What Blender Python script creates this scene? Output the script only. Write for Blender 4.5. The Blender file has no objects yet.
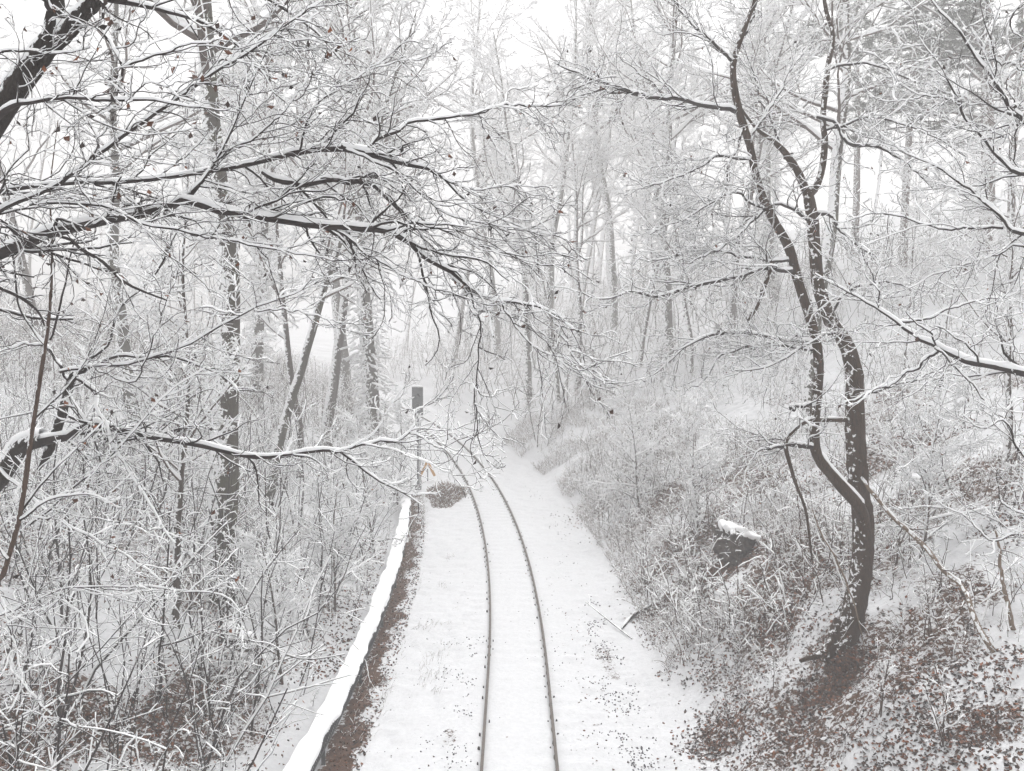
import bpy, math, random
import numpy as np

C = bpy.context.scene.collection
rng = np.random.default_rng(7)
random.seed(7)

# ------------------------------------------------------------------ camera model
F, CX, CY, HOR = 900.0, 512.0, 385.5, 317.0
CAM = np.array([0.0, 0.0, 9.1])
PITCH = math.atan((CY - HOR) / F)
FW = np.array([0, math.cos(PITCH), -math.sin(PITCH)])
UP = np.array([0, math.sin(PITCH), math.cos(PITCH)])

def ray(px, py):
    return np.array([(px - CX) / F, 0, 0]) + UP * (-(py - CY) / F) + FW

def at(px, py, d):
    r = ray(px, py)
    return CAM + r * (d / r[1])

# ------------------------------------------------------------------ noise and terrain
def _hash(ix, iy, seed):
    h = (ix.astype(np.int64) * 374761393 + iy.astype(np.int64) * 668265263 + seed * 974711) & 0xffffffff
    h = ((h ^ (h >> 13)) * 1274126177) & 0xffffffff
    h = h ^ (h >> 16)
    return (h & 0xffffff) / float(0xffffff)

def vnoise(x, y, seed=0):
    x = np.asarray(x, float); y = np.asarray(y, float)
    ix, iy = np.floor(x), np.floor(y)
    fx, fy = x - ix, y - iy
    fx = fx * fx * (3 - 2 * fx); fy = fy * fy * (3 - 2 * fy)
    a, b = _hash(ix, iy, seed), _hash(ix + 1, iy, seed)
    c, d = _hash(ix, iy + 1, seed), _hash(ix + 1, iy + 1, seed)
    return (a * (1 - fx) + b * fx) * (1 - fy) + (c * (1 - fx) + d * fx) * fy - 0.5

def sstep(a, b, x):
    t = np.clip((x - a) / (b - a), 0, 1)
    return t * t * (3 - 2 * t)

def track_x(y):
    y = np.asarray(y, float)
    q = np.clip(y - 22, 0, 108)
    return 0.15 - q * q / 380.0 - np.clip(y - 130, 0, None) * (108 / 190.0)

def track_slope(y):
    return -np.clip(np.asarray(y, float) - 22, 0, 108) / 190.0

def lateral(x, y):
    return (x - track_x(y)) / np.sqrt(1 + track_slope(y) ** 2)

def terrain(x, y):
    x = np.asarray(x, float); y = np.asarray(y, float)
    u = lateral(x, y)
    toe = 3.65 + 0.5 * vnoise(x * 0 + 3.1, y * 0.22, 5) + 0.25 * vnoise(x * 0 + 1.7, y * 0.9, 6)
    r = np.clip(u - toe, 0, None)
    zr = 0.78 * np.minimum(r, 3.2) + 0.43 * np.clip(r - 3.2, 0, 40)
    zr = np.where(r < 0.5, r * r * 0.78, zr - 0.195 * np.minimum(1, r / 0.5) )
    l = np.clip(-u - 4.5, 0, None)
    zl = 0.36 * np.minimum(l, 5) + 0.24 * np.clip(l - 5, 0, 60)
    bank = np.clip(np.maximum(r, l) / 1.5, 0, 1)
    z = zr + zl
    z = z + bank * (0.30 * vnoise(x * .35, y * .35, 1) + 0.36 * vnoise(x * .9, y * .9, 2)
                    + 0.20 * vnoise(x * 2.3, y * 2.3, 3) + 0.12 * vnoise(x * 5, y * 5, 4))
    au = np.abs(u)
    # snow over the ballast: shoulder, cess, faint sleeper ripple
    z = z + 0.06 * np.exp(-(au / 1.5) ** 4) - 0.07 * np.exp(-((u - 2.9) / .5) ** 2) * (1 - bank)
    out = (1 - bank) * sstep(0.9, 1.6, au)
    z = z + out * (0.09 * vnoise(x * 2.6, y * 2.6, 8) + 0.06 * vnoise(x * 7, y * 7, 9) + .06 * vnoise(x * .8, y * .8, 10))
    z = z + (0.012 + .03 * vnoise(x * 1.7, y * .5, 12)) * np.cos(2 * np.pi * y / 0.63) * np.exp(-((au - .8) / .6) ** 4) + .03 * vnoise(x * 2.2, y * 1.1, 13) * np.exp(-(au / .55) ** 4)
    groove = np.exp(-((au - 0.75) / 0.075) ** 4)
    z = z - 0.035 * groove
    return z

def ground_at(px, py):
    """where the sight line through a point of the picture meets the ground"""
    r = ray(px, py); r = r / r[1]
    d = np.linspace(8, 140, 5200)
    p = CAM[None] + r[None] * d[:, None]
    h = p[:, 2] - terrain(p[:, 0], p[:, 1])
    k = np.argmax(h < 0)
    return p[k] if h[k] < 0 else p[-1]

def drop(x, y):
    return np.array([x, y, float(terrain(x, y))])

# ------------------------------------------------------------------ materials
def new_mat(name):
    m = bpy.data.materials.new(name); m.use_nodes = True
    nt = m.node_tree; nt.nodes.clear()
    o = nt.nodes.new('ShaderNodeOutputMaterial'); b = nt.nodes.new('ShaderNodeBsdfPrincipled')
    nt.links.new(b.outputs[0], o.inputs[0])
    return m, nt, b

def nd(nt, kind, **kw):
    n = nt.nodes.new(kind)
    for k, v in kw.items():
        if k.startswith('i_'):
            n.inputs[k[2:].replace('_', ' ')].default_value = v
        else:
            setattr(n, k, v)
    return n

def noise_node(nt, scale, detail=3, rough=.55, dist=0, vec=None):
    n = nd(nt, 'ShaderNodeTexNoise'); n.inputs['Scale'].default_value = scale
    n.inputs['Detail'].default_value = detail; n.inputs['Roughness'].default_value = rough
    n.inputs['Distortion'].default_value = dist
    g = nd(nt, 'ShaderNodeNewGeometry')
    nt.links.new(vec if vec is not None else g.outputs['Position'], n.inputs['Vector'])
    return n.outputs['Fac']

def mth(nt, op, a, b=None, c=None, clamp=False):
    n = nd(nt, 'ShaderNodeMath', operation=op); n.use_clamp = clamp
    for i, v in enumerate((a, b, c)):
        if v is None: continue
        if isinstance(v, (int, float)): n.inputs[i].default_value = v
        else: nt.links.new(v, n.inputs[i])
    return n.outputs[0]

def mixc(nt, fac, a, b):
    n = nd(nt, 'ShaderNodeMix', data_type='RGBA')
    if isinstance(fac, (int, float)): n.inputs[0].default_value = fac
    else: nt.links.new(fac, n.inputs[0])
    for i, v in ((6, a), (7, b)):
        if isinstance(v, tuple): n.inputs[i].default_value = (*v, 1)
        else: nt.links.new(v, n.inputs[i])
    return n.outputs[2]

def maprange(nt, v, a, b, c=0., d=1.):
    n = nd(nt, 'ShaderNodeMapRange'); n.clamp = True
    nt.links.new(v, n.inputs[0])
    for i, x in enumerate((a, b, c, d)): n.inputs[i + 1].default_value = x
    return n.outputs[0]

def bumped(nt, b, h, strength=.4, dist=.02):
    n = nd(nt, 'ShaderNodeBump'); n.inputs['Strength'].default_value = strength; n.inputs['Distance'].default_value = dist
    nt.links.new(h, n.inputs['Height']); nt.links.new(n.outputs[0], b.inputs['Normal'])

SNOW_C = (0.91, 0.915, 0.925)

def snow_mat():
    m, nt, b = new_mat('snow')
    h = noise_node(nt, 14, 4)
    nt.links.new(mixc(nt, h, (0.92, 0.925, 0.935), (0.96, 0.96, 0.965)), b.inputs['Base Color'])
    b.inputs['Roughness'].default_value = .75
    b.inputs['Specular IOR Level'].default_value = .2
    bumped(nt, b, h, .35, .02)
    return m

def bark_mat(name, c0, c1, snow=0.5, scale=7, moss=None):
    """bark with ridges along the stem and snow blown on to the windward side"""
    m, nt, b = new_mat(name)
    g = nd(nt, 'ShaderNodeNewGeometry')
    mp = nd(nt, 'ShaderNodeMapping'); mp.inputs['Scale'].default_value = (1, 1, .22)
    nt.links.new(g.outputs['Position'], mp.inputs[0])
    rid = noise_node(nt, scale * 5, 4, .65, .4, mp.outputs[0])
    big = noise_node(nt, scale * .4, 3)
    col = mixc(nt, maprange(nt, rid, .3, .7), c0, c1)
    if moss:
        col = mixc(nt, maprange(nt, big, .5, .68, 0, .7), col, moss)
    dt = nd(nt, 'ShaderNodeVectorMath', operation='DOT_PRODUCT'); dt.inputs[1].default_value = (-.62, -.40, .55)
    nt.links.new(g.outputs['Normal'], dt.inputs[0])
    f = mth(nt, 'ADD', dt.outputs['Value'], mth(nt, 'MULTIPLY', mth(nt, 'SUBTRACT', noise_node(nt, scale * 1.3, 5, .65), .5), 2.4))
    fac = maprange(nt, f, 1.02 - snow, 1.12 - snow)
    nt.links.new(mixc(nt, fac, col, SNOW_C), b.inputs['Base Color'])
    b.inputs['Roughness'].default_value = .9
    b.inputs['Specular IOR Level'].default_value = .15
    bumped(nt, b, rid, .8, .03)
    return m

def plain_mat(name, c0, c1, scale=8, rough=.8, metal=0., bump=.3, snowtop=0., spec=.3):
    m, nt, b = new_mat(name)
    h = noise_node(nt, scale, 5, .6)
    col = mixc(nt, maprange(nt, h, .3, .7), c0, c1)
    if snowtop > 0:
        g = nd(nt, 'ShaderNodeNewGeometry'); s = nd(nt, 'ShaderNodeSeparateXYZ')
        nt.links.new(g.outputs['Normal'], s.inputs[0])
        f = mth(nt, 'ADD', s.outputs[2], mth(nt, 'MULTIPLY', mth(nt, 'SUBTRACT', noise_node(nt, scale * 1.5, 4), .5), 1.4))
        col = mixc(nt, maprange(nt, f, 1 - snowtop, 1.1 - snowtop), col, SNOW_C)
    nt.links.new(col, b.inputs['Base Color'])
    b.inputs['Roughness'].default_value = rough; b.inputs['Metallic'].default_value = metal
    b.inputs['Specular IOR Level'].default_value = spec
    bumped(nt, b, h, bump, .02)
    return m

def leaf_mat():
    """dry leaves; every leaf has its own tint"""
    m, nt, b = new_mat('dry_leaf')
    g = nd(nt, 'ShaderNodeNewGeometry')
    r = nd(nt, 'ShaderNodeValToRGB')
    cr = r.color_ramp
    cr.elements[0].position = 0; cr.elements[0].color = (.012, .007, .006, 1)
    cr.elements[1].position = 1; cr.elements[1].color = (.26, .085, .025, 1)
    for p, c in ((.35, (.028, .014, .010, 1)), (.65, (.080, .029, .013, 1)), (.9, (.15, .05, .020, 1))):
        e = cr.elements.new(p); e.color = c
    nt.links.new(g.outputs['Random Per Island'], r.inputs[0])
    nt.links.new(r.outputs[0], b.inputs['Base Color'])
    b.inputs['Roughness'].default_value = .8
    return m

def ground_mat():
    m, nt, b = new_mat('snowy_ground')
    a = nd(nt, 'ShaderNodeAttribute', attribute_name='bare')
    n1 = noise_node(nt, 2.6, 6, .68, .3); n2 = noise_node(nt, 12, 5, .7); n4 = noise_node(nt, 23, 4, .7, .6)
    n = mth(nt, 'ADD', mth(nt, 'MULTIPLY', n1, .35), mth(nt, 'ADD', mth(nt, 'MULTIPLY', n2, .35), mth(nt, 'MULTIPLY', n4, .30)))
    f = mth(nt, 'ADD', n, a.outputs['Fac'])
    fac = maprange(nt, f, .97, 1.01)
    # lumps of snow caught between the leaves
    fac = mth(nt, 'MULTIPLY', fac, maprange(nt, mth(nt, 'SUBTRACT', noise_node(nt, 8.5, 5, .7, .8), mth(nt, 'MULTIPLY', maprange(nt, a.outputs['Fac'], .7, .9), .2)), .535, .50))
    n3 = noise_node(nt, 26, 4, .7)
    soil = mixc(nt, maprange(nt, n3, .32, .68), (.020, .011, .007), (.125, .058, .030))
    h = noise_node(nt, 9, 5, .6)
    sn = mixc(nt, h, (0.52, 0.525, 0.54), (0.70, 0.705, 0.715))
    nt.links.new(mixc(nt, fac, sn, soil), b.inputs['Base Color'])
    b.inputs['Roughness'].default_value = .8
    b.inputs['Specular IOR Level'].default_value = .15
    hh = mth(nt, 'SUBTRACT', h, mth(nt, 'MULTIPLY', fac, .8))
    bumped(nt, b, hh, .5, .04)
    return m

M_SNOW = snow_mat()
M_GROUND = ground_mat()
M_BARK = bark_mat('brown_bark', (.026, .018, .013), (.075, .052, .039), .58)
M_BARKD = bark_mat('dark_bark', (.012, .009, .008), (.034, .025, .020), .26, 9)
M_BARKG = bark_mat('mossy_bark', (.026, .021, .015), (.075, .062, .046), .56, 6, (.06, .06, .026))
M_BARKR = bark_mat('reddish_bark', (.055, .033, .024), (.12, .078, .058), .36)
M_BARKE = bark_mat('warm_brown_bark', (.016, .009, .005), (.070, .038, .021), .20)
M_BARK_HAZE = bark_mat('haze_paled_snowy_bark', (.10, .085, .075), (.22, .19, .17), 1.0)  # far wood: bark colour lightened to stand in for haze, plus stuck snow
M_PALE = bark_mat('pale_dead_wood', (.13, .095, .07), (.27, .20, .15), .22, 6)
M_TWIG = plain_mat('twig', (.013, .009, .009), (.034, .023, .021), 20, .9, bump=.1)
M_TWIGB = plain_mat('brown_twig', (.040, .025, .019), (.095, .062, .047), 20, .9, bump=.1)
M_GRASS = plain_mat('dead_grass', (.075, .048, .035), (.20, .132, .10), 9, .9, bump=.1)
M_LEAF = leaf_mat()
M_RAIL = plain_mat('worn_rail_steel', (.060, .047, .039), (.125, .105, .092), 9, .55, .25)
M_CLIP = plain_mat('rusty_clip', (.02, .016, .02), (.05, .04, .04), 30, .8)
M_STONE = plain_mat('ballast_stone', (.022, .02, .032), (.085, .075, .085), 30, .85)
M_ROCK = plain_mat('dark_rock', (.014, .010, .008), (.075, .055, .042), 5, .9, bump=.9, snowtop=.10)
M_METAL = plain_mat('dark_grating_steel', (.03, .033, .036), (.06, .064, .068), 12, .6, .3)
M_BOARD = plain_mat('signal_board_grey', (.085, .09, .092), (.14, .145, .148), 6, .6)
M_MAST = plain_mat('galvanised_mast', (.16, .165, .17), (.27, .275, .28), 8, .5, .4)
M_ORANGE = plain_mat('orange_wood', (.50, .25, .06), (.62, .33, .10), 12, .7)
M_NEEDLE = plain_mat('pine_needles', (.028, .044, .030), (.06, .078, .052), 4, .8)
M_NEEDLE_PALE = plain_mat('haze_paled_needles', (.22, .24, .22), (.42, .44, .42), 4, .8)  # needle colour lightened to stand in for haze; no crown uses it

# ------------------------------------------------------------------ mesh building
class Geo:
    def __init__(self):
        self.v, self.f, self.m, self.n = [], [], [], 0
    def add(self, verts, quads, mat=0):
        self.v.append(np.asarray(verts, np.float32).reshape(-1, 3))
        q = np.asarray(quads, np.int64) + self.n
        self.f.append(q); self.m.append(np.full(len(q), mat, np.int32))
        self.n += len(self.v[-1])
    def build(self, name, mats, parent=None, smooth=True, attr=None, loc=None):
        me = bpy.data.meshes.new(name)
        if self.v:
            v = np.concatenate(self.v)
            if loc is not None: v = v - np.asarray(loc, np.float32)[None]
            me.vertices.add(len(v)); me.vertices.foreach_set('co', v.ravel())
            loops = np.concatenate([q.ravel() for q in self.f])
            tot = np.concatenate([np.full(len(q), q.shape[1]) for q in self.f])
            me.loops.add(len(loops)); me.loops.foreach_set('vertex_index', loops.astype(np.int32))
            me.polygons.add(len(tot))
            me.polygons.foreach_set('loop_start', np.concatenate([[0], np.cumsum(tot)[:-1]]).astype(np.int32))
            me.polygons.foreach_set('material_index', np.concatenate(self.m))
            me.polygons.foreach_set('use_smooth', np.full(len(tot), smooth))
            me.update(calc_edges=True)
            if attr is not None:
                a = me.attributes.new(attr[0], 'FLOAT', 'POINT'); a.data.foreach_set('value', attr[1].astype(np.float32).ravel())
        for m in (mats if isinstance(mats, (list, tuple)) else [mats]): me.materials.append(m)
        o = bpy.data.objects.new(name, me); C.objects.link(o)
        if parent is not None: o.parent = parent
        elif loc is not None: o.location = tuple(float(q) for q in loc)
        return o
    # swept tubes: pts (N,P,3), rad (N,P)
    def tubes(self, pts, rad, S=4, mat=0, cap=False, rough=0.):
        pts = np.asarray(pts, float); rad = np.asarray(rad, float)
        if pts.ndim == 2: pts, rad = pts[None], rad[None]
        N, P, _ = pts.shape
        T = np.gradient(pts, axis=1); T /= np.linalg.norm(T, axis=2, keepdims=True) + 1e-9
        ch = pts[:, -1] - pts[:, 0]
        ref = np.eye(3)[np.argmin(np.abs(ch), axis=1)][:, None, :].repeat(P, 1)
        B = np.cross(T, ref); B /= np.linalg.norm(B, axis=2, keepdims=True) + 1e-9
        Nn = np.cross(B, T)
        a = np.arange(S) * 2 * np.pi / S + .4
        rr = rad[..., None]
        if rough: rr = rr * (1 + rough * rng.normal(0, 1, (N, P, S)))
        else: rr = rr * np.ones((1, 1, S))
        V = pts[:, :, None, :] + rr[..., None] * (np.cos(a)[None, None, :, None] * B[:, :, None, :] + np.sin(a)[None, None, :, None] * Nn[:, :, None, :])
        i = np.arange(N)[:, None, None] * P * S; j = np.arange(P - 1)[None, :, None] * S
        k = np.arange(S)[None, None, :]; k2 = (k + 1) % S
        q = np.stack(np.broadcast_arrays(i + j + k, i + j + S + k, i + j + S + k2, i + j + k2), -1).reshape(-1, 4)
        if cap:
            base = self.n
            self.add(V, q, mat)
            n = np.arange(N)[:, None] * P * S
            self.f.append(base + n + np.arange(S)[None, :]); self.m.append(np.full(N, mat, np.int32))
            self.f.append(base + n + (P - 1) * S + np.arange(S)[None, ::-1]); self.m.append(np.full(N, mat, np.int32))
        else:
            self.add(V, q, mat)
    # snow lying along the top of branches
    def snow(self, pts, rad, S=4, mat=0, base=.0065, wide=.55, kmin=0., kmax=1.3, patch=.25):
        pts = np.asarray(pts, float); rad = np.asarray(rad, float)
        if pts.ndim == 2: pts, rad = pts[None], rad[None]
        N, P, _ = pts.shape
        T = np.gradient(pts, axis=1); T /= np.linalg.norm(T, axis=2, keepdims=True) + 1e-9
        h = np.sqrt(T[..., 0] ** 2 + T[..., 1] ** 2)
        k = rng.uniform(kmin, kmax, (N, 1)) * (1 + patch * rng.normal(0, 1, (N, P)))
        k = np.clip(k, 0, 2) * sstep(.15, .65, h)
        rs = (wide * rad + base * np.minimum(1.9, 1 + rad * 12)) * np.clip(k, 0, 1.6)
        rs = np.where(rs < .0012, .0004, rs)
        c = pts.copy(); c[..., 2] += np.where(rs < .001, 0, rad * .75 + rs * .55)
        self.tubes(c, rs, S, mat)

def resample(pts, n):
    """Catmull-Rom through control points (M,k) -> (n,k)"""
    p = np.asarray(pts, float)
    if len(p) == 2:
        t = np.linspace(0, 1, n)[:, None]; return p[0] * (1 - t) + p[1] * t
    d = np.linalg.norm(np.diff(p[:, :3], axis=0), axis=1); s = np.concatenate([[0], np.cumsum(d)])
    e = np.vstack([2 * p[0] - p[1], p, 2 * p[-1] - p[-2]])
    out = []
    for x in np.linspace(0, s[-1], n):
        i = min(len(p) - 2, int(np.searchsorted(s, x, 'right') - 1)); t = (x - s[i]) / (s[i + 1] - s[i] + 1e-9)
        a, b, c, d_ = e[i], e[i + 1], e[i + 2], e[i + 3]
        out.append(.5 * ((2 * b) + (-a + c) * t + (2 * a - 5 * b + 4 * c - d_) * t * t + (-a + 3 * b - 3 * c + d_) * t ** 3))
    return np.array(out)

def unit(v): return v / (np.linalg.norm(v, axis=-1, keepdims=True) + 1e-9)

def walk(start, dirs, L, P, wob=.2, up=0., rg=rng):
    N = len(start); d = unit(np.asarray(dirs, float)); p = np.asarray(start, float).copy()
    out = np.empty((N, P, 3)); out[:, 0] = p
    for i in range(1, P):
        d = d + rg.normal(0, wob, (N, 3)); d[:, 2] += up; d = unit(d)
        p = p + d * (np.asarray(L) / (P - 1))[:, None]; out[:, i] = p
    return out

def grow(pts, rad, k, t=(.2, 1.), ang=(30, 60), lr=.45, P=5, wob=.18, up=0., rr=.5, rmin=.003, flat=.0, taper=.35, lmin=.0, rg=rng, bias=None):
    """k side shoots on every branch of (N,P0,3)"""
    N, P0, _ = pts.shape
    M = N * k
    par = np.repeat(np.arange(N), k)
    tt = t[0] + (t[1] - t[0]) * ((np.tile(np.arange(k), N) + rg.uniform(0, 1, M)) / k)
    x = tt * (P0 - 1); i = np.minimum(x.astype(int), P0 - 2); f = (x - i)[:, None]
    pos = pts[par, i] * (1 - f) + pts[par, i + 1] * f
    tan = unit(pts[par, i + 1] - pts[par, i])
    r = rad[par, i] * (1 - f[:, 0]) + rad[par, i + 1] * f[:, 0]
    q = rg.normal(0, 1, (M, 3)); q[:, 2] *= (1 - flat)
    perp = unit(q - tan * np.sum(q * tan, 1, keepdims=True))
    a = np.radians(rg.uniform(ang[0], ang[1], M))[:, None]
    d = np.cos(a) * tan + np.sin(a) * perp
    if bias is not None: d = d + np.asarray(bias)[None]
    Lp = np.linalg.norm(np.diff(pts, axis=1), axis=2).sum(1)[par]
    L = np.maximum(lmin, Lp * lr * (1.15 - .75 * tt)) * rg.uniform(.55, 1.25, M)
    w = walk(pos, d, L, P, wob, up, rg)
    r0 = np.maximum(r * rr * rg.uniform(.75, 1.15, M), rmin)
    R = r0[:, None] * np.linspace(1, taper, P)[None]
    return w, np.maximum(R, rmin * .7)

# leaf cards: two-triangle folded leaves
def leaves(geo, pos, size, mat=0, nrm=None, spread=1.):
    n = len(pos)
    a = unit(rng.normal(0, 1, (n, 3)) * (np.array([1, 1, spread])))
    b = unit(np.cross(a, rng.normal(0, 1, (n, 3)) * .5 + np.array([0, 0, 1.])))
    c = np.cross(a, b)
    s = np.asarray(size)[:, None] * np.ones((n, 1))
    fold = rng.uniform(.1, .5, (n, 1))
    V = np.stack([pos - a * s * .5, pos + b * s * .33 + c * s * fold * .5, pos + a * s * .5, pos - b * s * .33 + c * s * fold * .5], 1)
    i = np.arange(n)[:, None] * 4
    geo.add(V.reshape(-1, 3), np.concatenate([i + np.array([[0, 1, 2]]), i + np.array([[0, 2, 3]])]), mat)

# ------------------------------------------------------------------ object bookkeeping
def tag(o, label=None, cat=None, group=None, kind=None):
    if label: o['label'] = label
    if cat: o['category'] = cat
    if group: o['group'] = group
    if kind: o['kind'] = kind
    return o

def thing(name, label, cat, loc=(0, 0, 0), rz=0., group=None):
    o = bpy.data.objects.new(name, None); C.objects.link(o)
    o.location = tuple(float(q) for q in loc); o.rotation_euler = (0, 0, rz); o.empty_display_size = .3
    return tag(o, label, cat, group)

def dup(root, loc, rz, scale, label, group=None, lean=(0, 0), name=None):
    r = root.copy(); C.objects.link(r)
    r.location = tuple(float(q) for q in loc); r.rotation_euler = (lean[1], lean[0], rz); r.scale = (scale,) * 3
    r['label'] = label
    if group: r['group'] = group
    for ch in list(root.children):
        c = ch.copy(); C.objects.link(c); c.parent = r
        for g in ch.children:
            e = g.copy(); C.objects.link(e); e.parent = c
    return r

def bx(geo, lo, hi, mat=0):
    (x0, y0, z0), (x1, y1, z1) = lo, hi
    V = [(x0, y0, z0), (x1, y0, z0), (x1, y1, z0), (x0, y1, z0), (x0, y0, z1), (x1, y0, z1), (x1, y1, z1), (x0, y1, z1)]
    geo.add(V, [(0, 3, 2, 1), (4, 5, 6, 7), (0, 1, 5, 4), (1, 2, 6, 5), (2, 3, 7, 6), (3, 0, 4, 7)], mat)

def bevel(o, w, seg=2):
    b = o.modifiers.new('bevel', 'BEVEL'); b.width = w; b.segments = seg; b.limit_method = 'ANGLE'
    return o

# ================================================================== GROUND
def axis(lo, a, b, hi, step, g=1.09):
    mid = list(np.arange(a, b, step)); out = mid[:]
    s, x = step, mid[-1]
    while x < hi: s *= g; x += s; out.append(x)
    s, x = step, mid[0]
    while x > lo: s *= g; x -= s; out.insert(0, x)
    return np.array(out)
gu = axis(-150, -13, 14, 150, .11); gy = axis(-30, 10, 50, 235, .11, 1.05)
GU, GY = np.meshgrid(gu, gy)
fadeu = 1.0
GX = GU + np.where(np.abs(GU) < 60, 1, np.clip(1 - (np.abs(GU) - 60) / 60, 0, 1)) * track_x(GY)
GZ = terrain(GX, GY)
U = lateral(GX, GY)

bare = np.full(GX.shape, .30)                      # 0.3: snow everywhere; about 0.5: half bare
rb = sstep(3.4, 4.6, U); lb = sstep(4.6, 5.6, -U)
patch = vnoise(GX * .45, GY * .45, 21) + .6 * vnoise(GX * 1.3, GY * 1.3, 22)
bare += rb * (.095 + .30 * patch) * sstep(60, 25, GY) + lb * (.095 + .28 * patch) * sstep(60, 25, GY)
strip = sstep(-4.05, -3.95, U) * (1 - sstep(-3.5, -3.3, U + .14 + .5 * vnoise(GX * 2.2, GY * 2.2, 23) + .3 * vnoise(GX * .7, GY * .7, 24))) * sstep(49, 44, GY)
bare += strip * .55
BARE_SPOTS = []
for (px, py, s, a) in ((700, 492, .9, .22), (765, 480, 1.1, .22), (985, 722, .6, .25), (660, 500, 1., .22), (610, 500, 1.2, .2), (890, 450, 1.2, .2), (950, 480, 1.2, .2), (770, 590, .9, .38), (800, 570, .7, .34), (735, 560, .6, .45), (775, 625, .6, .3), (800, 545, .6, .25), (825, 690, .5, .3), (848, 660, .4, .3), (680, 545, .8, .25), (655, 575, .7, .22), (640, 520, 1., .2), (838, 640, .4, .3), (700, 575, .7, .28), (760, 640, .9, .12),
                       (800, 730, .6, .16), (715, 745, .5, .3), (930, 660, .8, .16), (965, 590, .4, .15), (740, 700, .8, .12), (680, 590, .5, .2), (655, 610, .4, .2),
                       (235, 640, .45, .3), (215, 690, .6, .28), (95, 720, .7, .26), (60, 690, .5, .2), (30, 750, .7, .24), (165, 700, .5, .22), (160, 740, .6, .22), (210, 590, .5, .3)):
    p = ground_at(px, py); BARE_SPOTS.append((p, s, a))
    bare += .8 * a * np.exp(-((GX - p[0]) ** 2 + (GY - p[1]) ** 2) / (2 * s * s) * 1.0)
# the cess: a few thin spots beside the ballast
pt = .6 + 1.6 * vnoise(GX * 1.5, GY * .8, 27)
bare += pt * (.21 * np.exp(-((U - 2.4) / .38) ** 2) * sstep(36, 18, GY) + .15 * np.exp(-((U + 1.5) / .3) ** 2) * sstep(34, 18, GY) + .12 * np.exp(-((np.abs(U) - .86) / .08) ** 2) * sstep(45, 20, GY) + .10 * np.exp(-((U - 1.3) / .25) ** 2))
# the bank is undercut below the large tree
_p = ground_at(822, 690)
GZ -= .35 * np.exp(-((GX - _p[0]) ** 2 + (GY - _p[1]) ** 2) / (2 * .35 ** 2))
g = Geo()
ny, nx = GX.shape
idx = np.arange(ny * nx).reshape(ny, nx)
g.add(np.stack([GX, GY, GZ], -1).reshape(-1, 3), np.stack([idx[:-1, :-1], idx[:-1, 1:], idx[1:, 1:], idx[1:, :-1]], -1).reshape(-1, 4))
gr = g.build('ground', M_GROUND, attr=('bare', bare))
tag(gr, kind='structure')

# ================================================================== TRACK
def along(y, u, z):
    """point beside the track: lateral offset u at chainage y"""
    s = track_slope(y); n = np.sqrt(1 + s * s)
    return np.stack([track_x(y) + u / n, y - u * s / n, np.broadcast_to(z, np.shape(y))], -1)

def drift(y): return -.09 - .13 * sstep(20.5, 15.5, np.asarray(y, float))

def sweep(geo, y, prof, mat=0, closed=True, cap=True, off=False):
    prof = np.asarray(prof, float); K = len(prof)
    V = np.stack([along(y, a + (drift(y) if off else 0 * y), b) for a, b in prof], 1)
    n = len(y); i = np.arange(n - 1)[:, None] * K; k = np.arange(K if closed else K - 1)[None]
    k2 = (k + 1) % K
    base = geo.n
    geo.add(V.reshape(-1, 3), np.stack(np.broadcast_arrays(i + k, i + k2, i + K + k2, i + K + k), -1).reshape(-1, 4), mat)
    if cap and closed:
        geo.f.append(np.arange(K)[None, ::-1] + base); geo.m.append(np.zeros(1, np.int32) + mat)
        geo.f.append(np.arange(K)[None] + base + (n - 1) * K); geo.m.append(np.zeros(1, np.int32) + mat)

track = thing('railway_track', 'single railway track of two worn rails curving away through the snow', 'railway track', (0.15, 18, 0))
ORG = np.array([0.15, 18, 0])
yy = np.arange(2., 128, .4)
for s in (-1, 1):
    g = Geo(); c = s * .7535
    sweep(g, yy, [(c - .031, .118), (c - .031, .150), (c - .024, .158), (c + .024, .158), (c + .031, .150), (c + .031, .118), (c + .010, .108),
                  (c + .010, .03), (c + .06, .012), (c + .06, -.03), (c - .06, -.03), (c - .06, .012), (c - .010, .03), (c - .010, .108)])
    g.build('rail', M_RAIL, track, smooth=False, loc=ORG)
clip_y = np.arange(14.5, 60, .63)
def clip_geo(y, s, side):
    g = Geo()
    b = along(np.array([y]), np.array([s * .7535 + side * .095]), .07)[0]
    w, l, h = rng.uniform(.012, .026), rng.uniform(.014, .032), rng.uniform(.0, .026)
    bx(g, b - [w, l, .06], b + [w, l, h])
    bx(g, b - [w * .5, l * .5, -h], b + [w * .5, l * .5, h + .018])
    return g
rest = Geo(); n = 0
for k, y in enumerate(clip_y):
    for s in (-1, 1):
        for side in (-1, 1):
            if side == 1 and (rng.uniform() < .8): continue
            if side == -1 and (rng.uniform() < .38): continue
            q = clip_geo(y + rng.normal(0, .02), s, side)
            if n < 98: q.build('rail_clip', M_CLIP, track, smooth=False, loc=ORG); n += 1
            else:
                for v, f in zip(q.v, q.f): pass
                off = 0
                for v, f in zip(q.v, q.f):
                    rest.add(v, f - off, 0); off += len(v)
o = rest.build('rail_clip', M_CLIP, track, smooth=False, loc=ORG); o['kind'] = 'stuff'

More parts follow.
